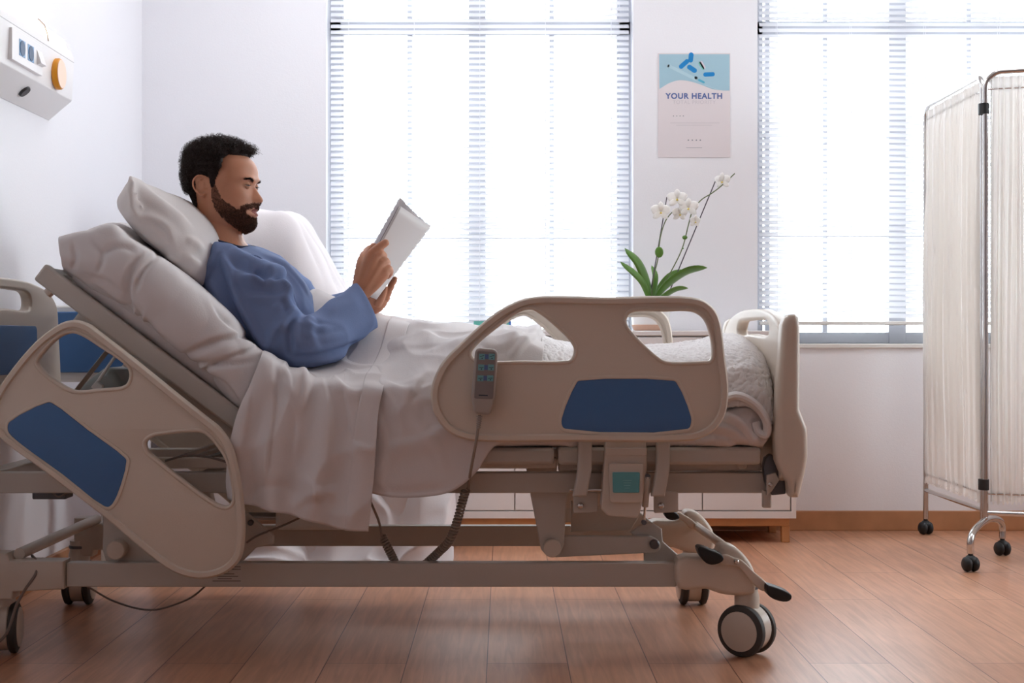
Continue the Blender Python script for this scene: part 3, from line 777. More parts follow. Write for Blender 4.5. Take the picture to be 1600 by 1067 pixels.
# backrest linkage seen through the head rail opening
a = P(118,612,3.55); b2 = P(190,520,3.55)
MB().tube([a,b2], .024, 4, ry=.006, up=(0,1,0)).build('backrest_link', grey_st, bed)
bx('motor_housing', (P(150,0,3.7)[0],3.66,.50), (P(215,0,3.7)[0],3.84,.68), mat('motor_grey',(150,156,154),.4), bevel=.02, rot=Matrix.Rotation(R(-38),3,'Y'))
MB().tube([P(150,600,3.5),P(186,548,3.52)], .004, 8).build('push_rod', white_pl, bed, smooth=True)
MB().box(P(152,606,3.5)-Vector((.01,.008,.008)), P(152,606,3.5)+Vector((.012,.008,.014)), Matrix.Rotation(R(-50),3,'Y')).build('rod_end', white_pl, bed, bevel=.002)
# floor-facing slats of seat section seen through the lower opening
for i in range(4):
    x = P(262+i*24,0,3.5)[0]
    mb = MB().box((x,3.45,.455),(x+.028,4.12,.462), Matrix.Rotation(R(-50),3,'Y')); mb.build('seat_slat', grey_st, bed, bevel=.002)
# data label on near base beam
lab = MB().prism([P(a,b,YN-.0004) for a,b in ((328,883),(378,883),(378,912),(328,912))], (0,.0004,0)).build('data_label', mat('label_silver',(186,180,174),.4), bed)
ink = MB()
for i,(a,b) in enumerate(((352,376),(362,376),(350,358),(340,366),(338,372),(340,362),(332,376))):
    y = 885+i*3.7; ink.prism([P(a,y,YN-.0008),P(b,y,YN-.0008),P(b,y+1.1,YN-.0008),P(a,y+1.1,YN-.0008)], (0,.0004,0))
ink.build('label_print', mat('label_ink',(84,78,74),.6), lab)

# power cable loop under the bed (part of the bed)
dk = mat('cable_grey', (124,114,108), .5)
q = [P(50,868,3.46),P(58,880,3.40),P(56,896,3.385),P(40,920,3.385),P(26,945,3.38),P(10,990,3.36),P(-10,1010,3.36)]
MB().tube(cr([tuple(p) for p in q],6), .0035, 8).build('power_cable', dk, bed, smooth=True)
q = [P(66,872,3.55),P(100,895,3.6),P(140,918,3.7),P(180,940,3.75),P(235,953,3.75),P(285,940,3.72),P(318,918,3.6),P(330,900,3.5)]
MB().tube(cr([tuple(p) for p in q],6), .0026, 8).build('power_cable', dk, bed, smooth=True)
q = [P(385,848,3.39),P(400,838,3.40),P(440,822,3.45),P(478,805,3.5),P(520,790,3.55)]
MB().tube(cr([tuple(p) for p in q],6), .0026, 8).build('power_cable', dk, bed, smooth=True)
q = [P(258,720,3.37),P(290,712,3.37),P(325,714,3.37),P(355,722,3.37)]
MB().tube(cr([tuple(p) for p in q],6), .003, 8).build('power_cable', dk, bed, smooth=True)
q = [P(70,770,3.41),P(90,776,3.40),P(104,772,3.41)]
bx('junction_box', (P(52,0,3.45)[0],3.44,.372),(P(105,0,3.45)[0],3.5,.394), steel_d)
q = [P(82,770,3.43),P(92,776,3.42),P(108,768,3.43)]
MB().tube(cr([tuple(p) for p in q],6), .0022, 8).build('power_cable', dk, bed, smooth=True)

# ---------------- hand control ----------------
hc = empty('hand_control', P(757,600,3.236), 'grey bed remote with six blue buttons and coiled cable hooked on the side rail', 'remote control')
grey_pl = mat('grey_handset', (164,156,150), .4)
body = rpoly([(743,543,9),(778,546,9),(774,618,8),(766,648,8),(741,646,8),(736,618,8)], 5)
hb_ = plate('case', [pxm(body, 3.235)], .026, .006, side(3.231), grey_pl, hc)
plate('keypad', [pxm(rpoly([(746,548,3),(774.5,550,3),(770.5,623,3),(741,622,3)]), 3.235)], .002, .0006, side(3.2178), mat('keypad_grey',(128,122,122),.45), hc)
btn = mat('button_cyan', (112,170,178), .4); dk2 = mat('button_ink', (40,56,70), .5)
mb = MB()
for r_ in range(3):
    y = 552.5+r_*16.8; x = 748.5-r_*1.2
    s_ = MB().prism([P(a,b,3.2166) for a,b in ((x+9,y+1),(x+15,y+1.2),(x+15,y+8.6),(x+9,y+8.4))], (0,.001,0)).build('key_bridge', mat('key_blue',(78,104,156),.45), hc)
    for c_ in range(2):
        xx = x+c_*15.4
        k_ = MB().prism([P(a,b,3.2162) for a,b in ((xx,y),(xx+9.4,y+.4),(xx+9,y+9.6),(xx-.4,y+9.2))], (0,.0016,0)).build('button', btn, hc)
        MB().prism([P(a,b,3.2158) for a,b in ((xx+1.2,y+4.6),(xx+8,y+(2.2 if r_==0 else 4.2)),(xx+8,y+(3.0 if r_==0 else 5.2)),(xx+1.2,y+5.5))], (0,.0003,0)).prism([P(a,b,3.2158) for a,b in ((xx+3.4,y+7.4),(xx+5,y+6),(xx+6.4,y+7.4),(xx+5,y+8.2))], (0,.0003,0)).build('button_symbol', dk2, k_)
MB().prism([P(a,b,3.2166) for a,b in ((748,616.4),(762,617),(762,618.8),(748,618.2))], (0,.0005,0)).build('lettering', dk2, hc)
cord = mat('coil_cable_grey', (146,136,127), .45)
q = [P(749,648,3.232),P(749,656,3.232),P(747,670,3.234),P(744,690,3.24),P(738,722,3.27),P(734,745,3.30),P(732,762,3.335)]
MB().tube(cr([tuple(p) for p in q],6), .0034, 10).build('cable', cord, hc, smooth=True)
sr = MB()
for i in range(6):
    c = P(749-i*.3,650+i*3.4,3.232); sr.tube([c,c+Vector((0,0,-.0032))], .0068-i*.0004, 12)
sr.build('strain_relief', grey_pl, hc, smooth=True)
def coil(path, rc, r, turns, name='coiled_cable', par=hc):
    q = np.array(cr([tuple(p) for p in path], 30)); d = np.r_[0, np.cumsum(np.linalg.norm(np.diff(q,axis=0),axis=1))]
    n = int(turns*14); pts = []
    for i in range(n+1):
        t = d[-1]*i/n; p = Vector([np.interp(t,d,q[:,k]) for k in range(3)]); p2 = Vector([np.interp(min(t+.002,d[-1]),d,q[:,k]) for k in range(3)]); p1 = Vector([np.interp(max(t-.002,0),d,q[:,k]) for k in range(3)])
        T = (p2-p1).normalized(); u = Vector((0,1,0)); u = (u-T*u.dot(T)).normalized(); w_ = T.cross(u); a = 2*math.pi*turns*i/n
        pts.append(p+(u*math.cos(a)+w_*math.sin(a))*rc)
    return MB().tube(pts, r, 7).build(name, cord, par, smooth=True)
coil([P(728,765,3.345),P(722,785,3.36),P(714,815,3.375),P(702,845,3.40),P(686,862,3.43),P(662,884,3.47)], .0088, .0026, 31)
q = [P(578,782,3.42),P(584,795,3.42),P(592,815,3.43),P(597,840,3.43)]
MB().tube(cr([tuple(p) for p in q],6), .003, 8).build('cable', cord, hc, smooth=True)
coil([P(597,838,3.43),P(604,852,3.43),P(614,872,3.44),P(622,890,3.45)], .0085, .0026, 14)
# join of both coils low between the beams
q = [P(662,884,3.47),P(655,896,3.48),P(642,902,3.48),P(630,898,3.47),P(622,888,3.45)]
MB().tube(cr([tuple(p) for p in q],6), .0035, 8).build('cable', cord, hc, smooth=True)
# ---------------- bedding ----------------
def cloth_mat(name, rgb, fine=.0003, trans=.06):
    m = mat(name, rgb, .85, bump=fine, bscale=260, bdetail=2, spec=.15, trans=trans); return m
sheet_m = cloth_mat('white_cotton_sheet', (222,218,218))
pill_m = cloth_mat('white_pillowcase', (226,221,219))
quilt_m = cloth_mat('white_textured_blanket', (232,230,230))
matt_m = cloth_mat('white_mattress_cover', (216,212,212))
def wr(p, a, s, seed=0, pw=2):
    r = max(0, ridge(p, s, seed)); return a*(r**pw)
# mattress (foot and seat part plus raised back part), hidden mostly by the sheets
MC = []
mt = empty('mattress', (-.1,3.75,.51), 'white bed mattress bent upward under the sheets', 'mattress')
mx = MB().box((P(395,0,3.33)[0],3.345,.508),(P(1186,0,3.33)[0],4.155,.63)); mx.build('seat_section', matt_m, mt, bevel=.03, seg=4)
o = brbox('back_section', .05, ln-.02, .018, .118, 3.345, 4.155, matt_m, mt, bevel=.03)

def rows(*rs):
    return [[tuple(P(x,y,Y)) for (x,y) in r] for Y, r in rs]
def rowsY(*rs):
    """rows whose points carry their own depth"""
    return [[tuple(P(*q)) for q in r] for r in rs]
# sheet over the raised back section: wraps from under the near edge over the top
bs_rows = rowsY(
  [(100,424,3.42),(160,468,3.42),(240,530,3.42),(310,585,3.42),(378,646,3.42),(404,666,3.43)],
  [(97,419,3.345),(160,462,3.345),(240,524,3.345),(310,582,3.345),(374,640,3.345),(400,660,3.355)],
  [(95,413,3.315),(165,450,3.315),(248,512,3.315),(318,572,3.315),(376,630,3.315),(402,650,3.325)],
  [(94,402,3.305),(175,425,3.305),(262,490,3.305),(335,552,3.305),(384,606,3.305),(410,626,3.315)],
  [(92,388,3.315),(180,395,3.315),(275,462,3.315),(352,525,3.315),(396,578,3.315),(422,598,3.325)],
  [(91,373,3.33),(134,362,3.335),(175,354,3.34),(200,372,3.345),(288,438,3.35),(360,500,3.35),(406,552,3.35),(432,572,3.36)],
  [(98,370,3.42),(140,359,3.42),(180,351,3.42),(205,370,3.42),(292,432,3.45),(365,492,3.45),(412,546,3.45),(438,566,3.46)],
  [(120,366,3.75),(190,350,3.75),(288,432,3.75),(365,500,3.75),(420,556,3.75),(446,576,3.76)],
  [(150,372,4.10),(208,357,4.10),(300,428,4.10),(370,492,4.10),(425,548,4.10),(451,568,4.11)],
  [(150,392,4.19),(215,390,4.19),(300,450,4.19),(370,512,4.19),(430,570,4.19),(456,590,4.2)],
  [(160,420,4.195),(225,440,4.195),(310,500,4.195),(370,550,4.195),(430,610,4.195),(456,630,4.205)])
f1 = folds([([(222,395),(205,430),(200,470),(205,500)], .010, 5.25, 1), ([(250,395),(222,425),(212,455)], .006, 4.5),
  ([(200,470),(230,520),(275,562)], .009, 5.25, -1), ([(150,398),(190,385),(215,392)], .005, 5.25), ([(120,430),(165,440),(200,470)], .005, 4.5, 1),
  ([(275,560),(340,530),(400,520)], .009, 5.25, 1), ([(285,572),(340,570),(402,566)], .007, 4.5, -1), ([(300,590),(350,560),(408,540)], .006, 3.75, 1),
  ([(330,470),(352,500),(385,522),(405,540)], .006, 3.75, -1), ([(112,380),(118,400),(112,424)], .004, 4.5), ([(140,372),(160,400),(150,430)], .004, 5.25),
  ([(140,440),(200,490),(290,565),(370,628)], .006, 3.75, 1), ([(240,540),(222,510),(225,488)], -.006, 4.5), ([(310,585),(345,600),(374,634)], .005, 4.5)])
bsd = lambda co,u,v: wr(co,.006,7,3.1)-.002+.010*nz(co,5,1.)
bs = grid('back_sheet', bs_rows, 230, 170, sheet_m, None, lambda co,u,v: -.6*bsd(co,u,v), .003, f1, 1.7)
tag(bs, 'crumpled white sheet covering the raised back section of the bed', 'bed sheet')

# pillow
def pillow():
    out = cr([(203,275),(226,285),(252,293),(290,322),(312,352),(323,385),(324,412),(320,440),(312,453),(298,446),(270,425),(235,395),(200,365),(180,340),(170,318),(173,303),(185,292),(196,283)], 6, True)
    cen = np.array((243,362.)); n = len(out); Yc = 3.76; hw = .30; mb = MB(); vs = []; na = 64
    fp = folds([([(205,292),(208,310),(212,328),(222,345)], .009, 6, 1), ([(212,338),(240,345),(262,362),(274,388)], .009, 5, -1), ([(262,395),(280,410),(300,440)], .006, 7),
       ([(203,275),(240,310),(275,335),(300,360)], .007, 9, 1), ([(290,375),(305,380),(318,395)], .006, 6), ([(285,400),(300,405),(318,420)], .005, 6,1),
       ([(185,320),(215,350),(250,385),(285,415)], .006, 8, -1), ([(300,425),(270,405),(245,380)], -.004, 7)])
    for i in range(na+1):
        a = -1+2*i/na; t = abs(a)
        s = (1-t**4.2)**.5 if t < 1 else 0; s = max(s, .02)
        Y = Yc+a*hw
        for j, q in enumerate(out):
            q = np.array(q); ang = (q-cen)
            # a seam keeps the outline long while the thickness vanishes: squash mainly across the pillow
            d1 = np.array((.76,.65)); d2 = np.array((.65,-.76))
            l = ang@d1; h = ang@d2
            s1 = s**.28; pt = cen+d1*l*s1+d2*h*s
            if j < 3 or j > n-3: pt = cen+ (q-cen)*(s**.12 if t < .999 else .5)
            vs.append(P(pt[0], pt[1], 3.48)+Vector((0,Y-3.48,0)))
    fs = [(i*n+j, i*n+(j+1)%n, (i+1)*n+(j+1)%n, (i+1)*n+j) for i in range(na) for j in range(n)]
    fs += [tuple(range(n-1,-1,-1)), tuple(na*n+j for j in range(n))]
    mb.add(vs, fs); o = mb.build('pillow', pill_m, None, smooth=True, ang=180)
    md = o.modifiers.new('r','REMESH'); md.mode = 'VOXEL'; md.voxel_size = .005; md.use_smooth_shade = True
    sm = o.modifiers.new('m','SMOOTH'); sm.iterations = 10; sm.factor = .6; baked(o); me = o.data
    displace(o, fp, 1.7, lambda p: wr(p,.004,5,8.)-.002+.004*nz(p,5,2.), 2)
    tg = P(198,268,3.50)
    for v in o.data.vertices:
        d = (v.co-tg).length; k = math.exp(-(d/.042)**2); v.co += (tg-v.co)*k*.62
    return o
pl = pillow(); pl['label'] = 'plump white pillow behind the head of the person reading'; pl['category'] = 'pillow'

# thin flat cushion edge under the pillow is the sheet; the cover over the legs:
leg_rows = rowsY(
  [(430,640,4.21),(560,620,4.21),(700,610,4.21),(846,606,4.21)],
  [(430,600,4.19),(560,575,4.19),(700,560,4.19),(848,556,4.19)],
  [(430,560,4.12),(560,525,4.12),(620,518,4.12),(720,520,4.12),(790,528,4.12),(849,534,4.12)],
  [(430,560,3.95),(560,520,3.95),(620,504,3.95),(700,510,3.95),(770,515,3.95),(820,516,3.95),(849,524,3.95)],
  [(430,570,3.78),(560,532,3.78),(630,507,3.78),(700,512,3.78),(750,514,3.78),(800,516,3.78),(838,521,3.78),(848,530,3.78)],
  [(430,575,3.60),(560,550,3.60),(640,532,3.60),(700,530,3.60),(760,520,3.60),(820,521,3.60),(848,532,3.60)],
  [(430,580,3.45),(560,572,3.45),(640,566,3.45),(700,552,3.45),(760,528,3.45),(810,527,3.45),(848,538,3.45)],
  [(430,590,3.355),(560,597,3.355),(640,592,3.355),(692,577,3.355),(740,550,3.355),(800,545,3.355),(848,555,3.355)],
  [(430,610,3.315),(560,615,3.315),(640,606,3.315),(700,592,3.315),(750,575,3.315),(800,575,3.315),(848,585,3.315)],
  [(430,660,3.300),(560,660,3.300),(640,655,3.300),(700,645,3.300),(760,630,3.305),(810,625,3.31),(848,630,3.32)],
  [(440,720,3.300),(560,715,3.300),(640,715,3.300),(705,705,3.300),(762,675,3.305),(812,665,3.31),(848,665,3.32)],
  [(450,760,3.310),(560,765,3.310),(610,776,3.305),(660,777,3.305),(705,768,3.305),(742,740,3.305),(772,697,3.31),(812,692,3.315),(848,690,3.33)])
f2 = folds([([(600,600),(640,612),(690,600)], .006, 6, 1), ([(690,578),(660,590),(640,620),(620,640)], .008, 8, 1), ([(690,620),(655,625),(610,650)], .006, 8, -1),
  ([(600,700),(650,690),(720,655)], .006, 12, 1), ([(640,640),(670,690),(700,740)], .004, 10), ([(590,640),(600,700),(592,760)], .005, 9, 1),
  ([(780,512),(800,530),(825,522)], .006, 7, 1), ([(846,508),(825,538),(795,560)], .009, 5, 1), ([(745,530),(770,545),(800,540),(812,522)], .008, 6, -1),
  ([(650,520),(700,535),(760,525)], .006, 8, 1), ([(660,560),(700,545),(740,540)], .005, 6), ([(600,548),(650,540),(700,540)], .005, 8, -1),
  ([(588,768),(640,770),(700,762)], -.005, 8), ([(650,505),(690,514),(730,512)], .004, 5), ([(700,590),(728,560),(745,540)], .008, 8, 1)])
ls = grid('blanket', leg_rows, 190, 190, sheet_m, None, lambda co,u,v: -(wr(co,.008,6,5.)-.003+.010*nz(co,6,4.)), .003, f2, 1.3)
tag(ls, 'smooth white blanket over the legs, hanging down behind the front side rail', 'blanket')

# top sheet turned over the lap, hanging down the near side, with a wide hem
ts_rows = rowsY(
  [(430,610,4.22),(500,600,4.22),(560,590,4.22),(650,580,4.22)],
  [(432,560,4.15),(480,535,4.15),(560,525,4.15),(650,515,4.15)],
  [(450,500,4.00),(490,470,4.00),(560,492,4.00),(620,500,4.00),(648,503,4.00)],
  [(462,482,3.86),(490,451,3.86),(520,462,3.86),(585,490,3.86),(620,500,3.86),(643,504,3.86)],
  [(450,505,3.72),(480,472,3.72),(525,486,3.72),(585,500,3.72),(638,510,3.72)],
  [(428,548,3.58),(470,560,3.58),(520,556,3.58),(580,540,3.58),(628,540,3.58)],
  [(420,566,3.46),(465,586,3.46),(520,585,3.46),(575,568,3.46),(616,570,3.46)],
  [(411,549,3.36),(430,562,3.36),(465,582,3.355),(510,590,3.355),(560,594,3.35),(601,597,3.35)],
  [(408,558,3.31),(430,574,3.31),(470,595,3.308),(520,603,3.305),(560,607,3.30),(598,610,3.30)],
  [(392,600,3.290),(430,620,3.288),(480,632,3.288),(530,640,3.288),(592,640,3.288)],
  [(371,650,3.283),(425,670,3.280),(480,680,3.280),(540,685,3.280),(588,690,3.280)],
  [(358,712,3.292),(410,735,3.283),(470,742,3.280),(535,745,3.280),(584,748,3.280)],
  [(353,752,3.297),(400,770,3.288),(460,778,3.285),(530,788,3.283),(579,796,3.280)],
  [(356,779,3.298),(390,790,3.292),(430,799,3.290),(480,812,3.287),(530,826,3.285),(575,831,3.282)])
f3 = folds([([(420,560),(425,620),(418,700),(410,760)], .010, 10, 1), ([(446,590),(470,650),(465,720)], .008, 12, -1), ([(500,590),(512,640),(508,720),(495,790)], .009, 10, 1),
  ([(470,578),(478,600),(474,640)], .009, 6), ([(436,560),(448,585),(455,620)], .007, 6, 1), ([(540,600),(548,640),(555,690)], .006, 7, -1), ([(520,590),(545,610),(570,612)], .005, 6, 1),
  ([(390,605),(384,660),(372,720)], .006, 9, 1), ([(470,740),(500,765),(540,772)], .006, 8, 1), ([(450,800),(490,770),(530,765)], .005, 6),
  ([(480,452),(470,480),(455,500)], .004, 5), ([(516,470),(500,486),(485,505)], .006, 5, 1), ([(380,780),(420,760),(470,770)], -.005, 9), ([(550,690),(575,700),(590,698)], .005, 4, 1)])
def tsd(co,u,v):
    d = wr(co,.008,5.5,9.)-.003
    hang = max(0,(v-.55)/.45); d += .010*hang*math.sin(u*23+nz(co,3)*2)*(1-.4*u)
    if u > .845: d += .0022
    pass
    return d
ts = grid('top_sheet', ts_rows, 200, 220, sheet_m, None, lambda co,u,v: -tsd(co,u,v), .0025, f3, 1.2)
tag(ts, 'white top sheet with a wide hem, hanging down between the two side rails', 'bed sheet')

# textured blanket over the foot end
q_rows = rowsY(
  [(846,600,4.21),(900,600,4.21),(1000,600,4.21),(1100,600,4.21),(1150,610,4.21)],
  [(846,540,4.17),(900,545,4.17),(1000,548,4.17),(1080,545,4.17),(1140,560,4.17)],
  [(846,528,4.05),(900,542,4.05),(1000,546,4.05),(1070,542,4.05),(1100,530,4.05),(1140,532,4.05),(1162,548,4.05),(1168,580,4.05)],
  [(846,528,3.90),(900,542,3.90),(1000,547,3.90),(1080,544,3.90),(1115,528,3.90),(1160,530,3.90),(1180,550,3.90),(1186,590,3.90)],
  [(846,526,3.75),(900,544,3.75),(1000,549,3.75),(1090,545,3.75),(1130,528,3.75),(1168,532,3.75),(1190,556,3.75),(1196,600,3.75)],
  [(846,530,3.60),(900,548,3.60),(1000,551,3.60),(1090,548,3.60),(1135,533,3.60),(1175,540,3.60),(1196,566,3.60),(1202,612,3.60)],
  [(846,540,3.48),(900,556,3.48),(1000,556,3.48),(1090,556,3.48),(1140,545,3.48),(1182,554,3.48),(1200,580,3.48),(1205,620,3.48)],
  [(846,560,3.39),(900,572,3.39),(1000,572,3.39),(1090,572,3.39),(1140,568,3.39),(1185,576,3.39),(1203,600,3.39),(1206,635,3.39)],
  [(846,590,3.34),(900,600,3.34),(1000,600,3.34),(1090,602,3.34),(1140,600,3.34),(1188,606,3.34),(1203,630,3.34),(1205,655,3.34)],
  [(846,630,3.33),(900,635,3.33),(1000,640,3.33),(1100,645,3.33),(1140,636,3.325),(1170,636,3.325),(1192,660,3.33),(1200,676,3.34)])
def qd(co,u,v):
    s = 150; a = nz((co[0]*s*.6,co[1]*s*.8,co[2]*s),1.)
    f = .0040*a+.0015*nz(co,240.)
    return f+.010*nz(co,5,2.)
f4 = folds([([(1112,600),(1150,578),(1190,575)], .008, 8, 1), ([(1115,560),(1160,545),(1195,560)], -.003, 10), ([(1120,625),(1160,612),(1200,625)], .006, 7)])
ql = grid('textured_blanket', q_rows, 520, 260, quilt_m, None, lambda co,u,v: -qd(co,u,v), .004, f4)
tag(ql, 'white textured blanket bunched over the foot end of the mattress', 'blanket')
# folded corner of the sheets tucked under at the foot end
t_rows = rowsY(
  [(1060,690,3.36),(1110,660,3.36),(1140,640,3.36),(1175,640,3.36),(1198,668,3.36),(1198,684,3.37)],
  [(1060,690,3.335),(1105,668,3.33),(1140,650,3.325),(1165,655,3.325),(1188,680,3.33),(1196,688,3.335)],
  [(1060,692,3.34),(1105,678,3.325),(1140,668,3.32),(1165,675,3.32),(1180,688,3.325),(1192,691,3.335)],
  [(1060,695,3.36),(1100,692,3.335),(1140,688,3.33),(1160,689,3.33),(1180,694,3.34),(1192,695,3.35)],
  [(1060,697,3.42),(1100,697,3.42),(1140,697,3.42),(1160,697,3.42),(1180,697,3.42),(1192,697,3.42)])
f5 = folds([([(1120,650),(1150,655),(1175,680),(1186,690)], .011, 4, 1), ([(1100,668),(1140,668),(1172,692)], .009, 4, 1), ([(1085,690),(1120,683),(1150,690)], .008, 4, 1), ([(1140,640),(1180,650),(1196,680)], .009, 4, -1)])
tc_ = grid('tucked_sheet', t_rows, 130, 50, sheet_m, None, lambda co,u,v: -(wr(co,.005,14,2.)), .003, f5)
tag(tc_, 'folded white sheet corner tucked under the mattress beside the footboard', 'bed sheet')
# rolled lip of the blanket at the foot corner
rl = MB(); q = cr([tuple(P(*p)) for p in ((1118,630,3.325),(1150,618,3.318),(1180,632,3.315),(1198,660,3.318),(1196,678,3.325),(1186,676,3.325),(1180,660,3.33))], 8)
rl.tube(q, .010, 10, ry=.016); rl.build('rolled_edge', quilt_m, ql, smooth=True)
# seat sheet between the platform and the hanging covers
s_rows = rowsY([(700,640,3.345),(760,640,3.345),(846,640,3.345),(960,640,3.345),(1110,650,3.345)],
  [(700,665,3.335),(760,670,3.335),(846,670,3.335),(960,672,3.335),(1110,672,3.335)],
  [(700,690,3.33),(775,691,3.328),(846,690,3.33),(960,692,3.335),(1110,692,3.335)],
  [(700,697,3.40),(770,698,3.40),(846,697,3.40),(960,697,3.40),(1110,697,3.40)])
ss = grid('fitted_sheet', s_rows, 120, 26, sheet_m, None, lambda co,u,v: -(wr(co,.008,9,2.)), .003)
tag(ss, 'white fitted sheet edge showing under the front side rail', 'bed sheet')

# ---------------- draped armchair behind the bed ----------------
ac = empty('draped_armchair', (-.45,4.95,0), 'armchair draped in a white sheet, standing behind the bed', 'armchair')
dr_m = cloth_mat('white_drape', (240,236,238), trans=.15)
def Q(px, py, Y): return tuple(P(px,py,Y))
back_px = [(282,345),(292,326),(320,319),(380,319),(420,325),(445,326),(465,340),(480,365),(500,400),(525,445),(548,485),(575,520),(610,545),(660,560),(690,600),(697,700),(706,875)]
def chair_surf():
    rs = []
    sec = [(px, py) for px, py in back_px]
    for Y, dy in ((4.62,520),(4.62,260),(4.63,110),(4.65,35),(4.70,7),(4.80,0),(4.95,0),(5.12,0),(5.19,12),(5.21,80),(5.215,300)):
        r = []
        for i, (x, y) in enumerate(sec):
            X, _, Z = P(x,y,4.75); Z = max(.012, Z-dy*4.75/F*(1 if i < 14 else .85))
            if i >= 12: X += .0
            r.append((X, Y-(.02 if dy > 100 and Y < 4.8 else 0), Z))
        rs.append(r)
    return rs
fc = lambda co,u,v: -(.012*nz((co[0]*1.6,co[1]*1.6,co[2]*.25),6,3.)*(1.5 if v < .35 else .6)+wr((co[0],co[1],co[2]*.3),.014,7,6.)-.004)
grid('drape', chair_surf(), 140, 140, dr_m, ac, fc, .003)
# rear (left) side of the cloth hanging from the top of the backrest to the floor
bx_ = P(282,345,4.75)
lr = [[(bx_[0]-.002,Y,bx_[2]-dz),(bx_[0]-.05,Y,.8),(bx_[0]-.06,Y,.4),(bx_[0]-.07,Y,.012)] for Y,dz in ((4.62,.06),(4.72,.0),(4.95,0),(5.12,.0),(5.2,.06))]
grid('drape', lr, 60, 60, dr_m, ac, fc, .003)
# cloth puddled on the floor in front
pr = []
for k, (Y, z) in enumerate(((4.62,.30),(4.60,.16),(4.585,.06),(4.55,.012),(4.50,.008))):
    pr.append([(P(x,0,4.6)[0], Y-.03*math.sin(x*.05), z+.01*math.sin(x*.09)) for x in (350,430,480,520,570,620,660,704)])
grid('drape', pr, 160, 50, dr_m, ac, lambda co,u,v: -(.06*max(0,ridge(co,5,3.))**2*(v**.5)*(1-v*.3)), .003)
# seat body that carries the cloth
chm = mat('chair_frame_white', (220,214,210), .5)
MB().box((P(310,0,4.8)[0],4.70,.12),(P(680,0,4.8)[0],5.13,.44)).build('seat', chm, ac, bevel=.03)
MB().box((P(310,0,4.8)[0],4.72,.44),(P(430,0,4.8)[0],5.11,1.10)).build('backrest', chm, ac, bevel=.03)
for x in (-.95,-.28):
    for y in (4.74,5.09): MB().cyl((x,y,0),(x,y,.13),.018).build('leg', wood_l, ac, smooth=True)
# ---------------- bedside cabinet with blue front ----------------
X0, X1 = P(84,0,4.37)[0], P(205,0,4.37)[0]
bc = empty('bedside_cabinet', ((X0+X1)/2,4.55,0), 'blue-fronted bedside cabinet standing behind the raised head of the bed', 'bedside cabinet')
zt, zb2 = P(0,487,4.37)[2], P(0,582,4.37)[2]
MB().box((X0-.01,4.385,zb2-.03),(X1+.01,4.60,zt+.02)).build('body', white_pl, bc, bevel=.008)
MB().box((X0,4.37,zb2),(X1,4.386,zt)).build('door', blue_m, bc, bevel=.004)['label'] = 'blue front'
MB().box((X1-.12,4.46,.03),(X1-.06,4.52,zb2-.03)).build('pedestal', white_pl, bc, bevel=.006)
MB().box((X1-.14,4.40,.0),(X1-.02,4.58,.03)).build('foot_plate', white_pl, bc, bevel=.01)
# ---------------- person ----------------
HY = 3.74; K = HY/F   # metres per pixel at the head
def voxel(o, size, smooth=2, fac=.5):
    md = o.modifiers.new('r','REMESH'); md.mode = 'VOXEL'; md.voxel_size = size; md.use_smooth_shade = True
    if smooth:
        s = o.modifiers.new('s','SMOOTH'); s.iterations = smooth; s.factor = fac
    baked(o); return o
def prof(tab, v):
    return float(np.interp(v, [t[0] for t in tab], [t[1] for t in tab]))
def sm(tab):
    q = cr(tab, 6); return [(a,b) for a,b in q]
FR = sm([(228,350),(232,364),(240,380),(248,391),(256,398),(264,401.5),(275,402.5),(284,403.5),(292,399.5),(300,399),(312,400),(320,402),(326,405),(331,401.5),(337,404.5),(342,400.5),(348,402.5),(354,401.5),(360,396),(365,384)])
BK = sm([(228,338),(231,322),(238,306),(250,296),(265,291),(280,291),(295,296),(310,303),(325,309),(340,314),(355,320),(365,340)])
WD = sm([(228,12),(232,25),(239,36),(251,43),(265,46),(280,46),(300,44),(315,42),(330,38),(345,31),(355,24),(365,12)])
EX = [(224,2.1),(250,2.2),(280,2.5),(310,2.3),(340,2.0),(365,1.9)]
NO = sm([(286,0),(291,1.5),(297,5),(304,9.5),(310,13),(314,14.2),(318,11),(321,5),(325,0)])
def g(x, c, s): return math.exp(-((x-c)/s)**2)
YAW = R(11)
def headpt(x, dy, v):
    """px space of the head -> world; dy in px toward the wall"""
    X = (x-345); Y = dy
    X2 = X*math.cos(YAW)+Y*math.sin(YAW); Y2 = -X*math.sin(YAW)+Y*math.cos(YAW)
    p = P(345+X2, v, HY); p[1] = HY+Y2*K; p[0] = (345+X2-CX)*K; p[2] = HC-(v-CY)*K
    return p
def headinv(p):
    x = p[0]/K+CX-345; y = (p[1]-HY)/K; v = CY-(p[2]-HC)/K
    return (345+x*math.cos(YAW)-y*math.sin(YAW), x*math.sin(YAW)+y*math.cos(YAW), v)
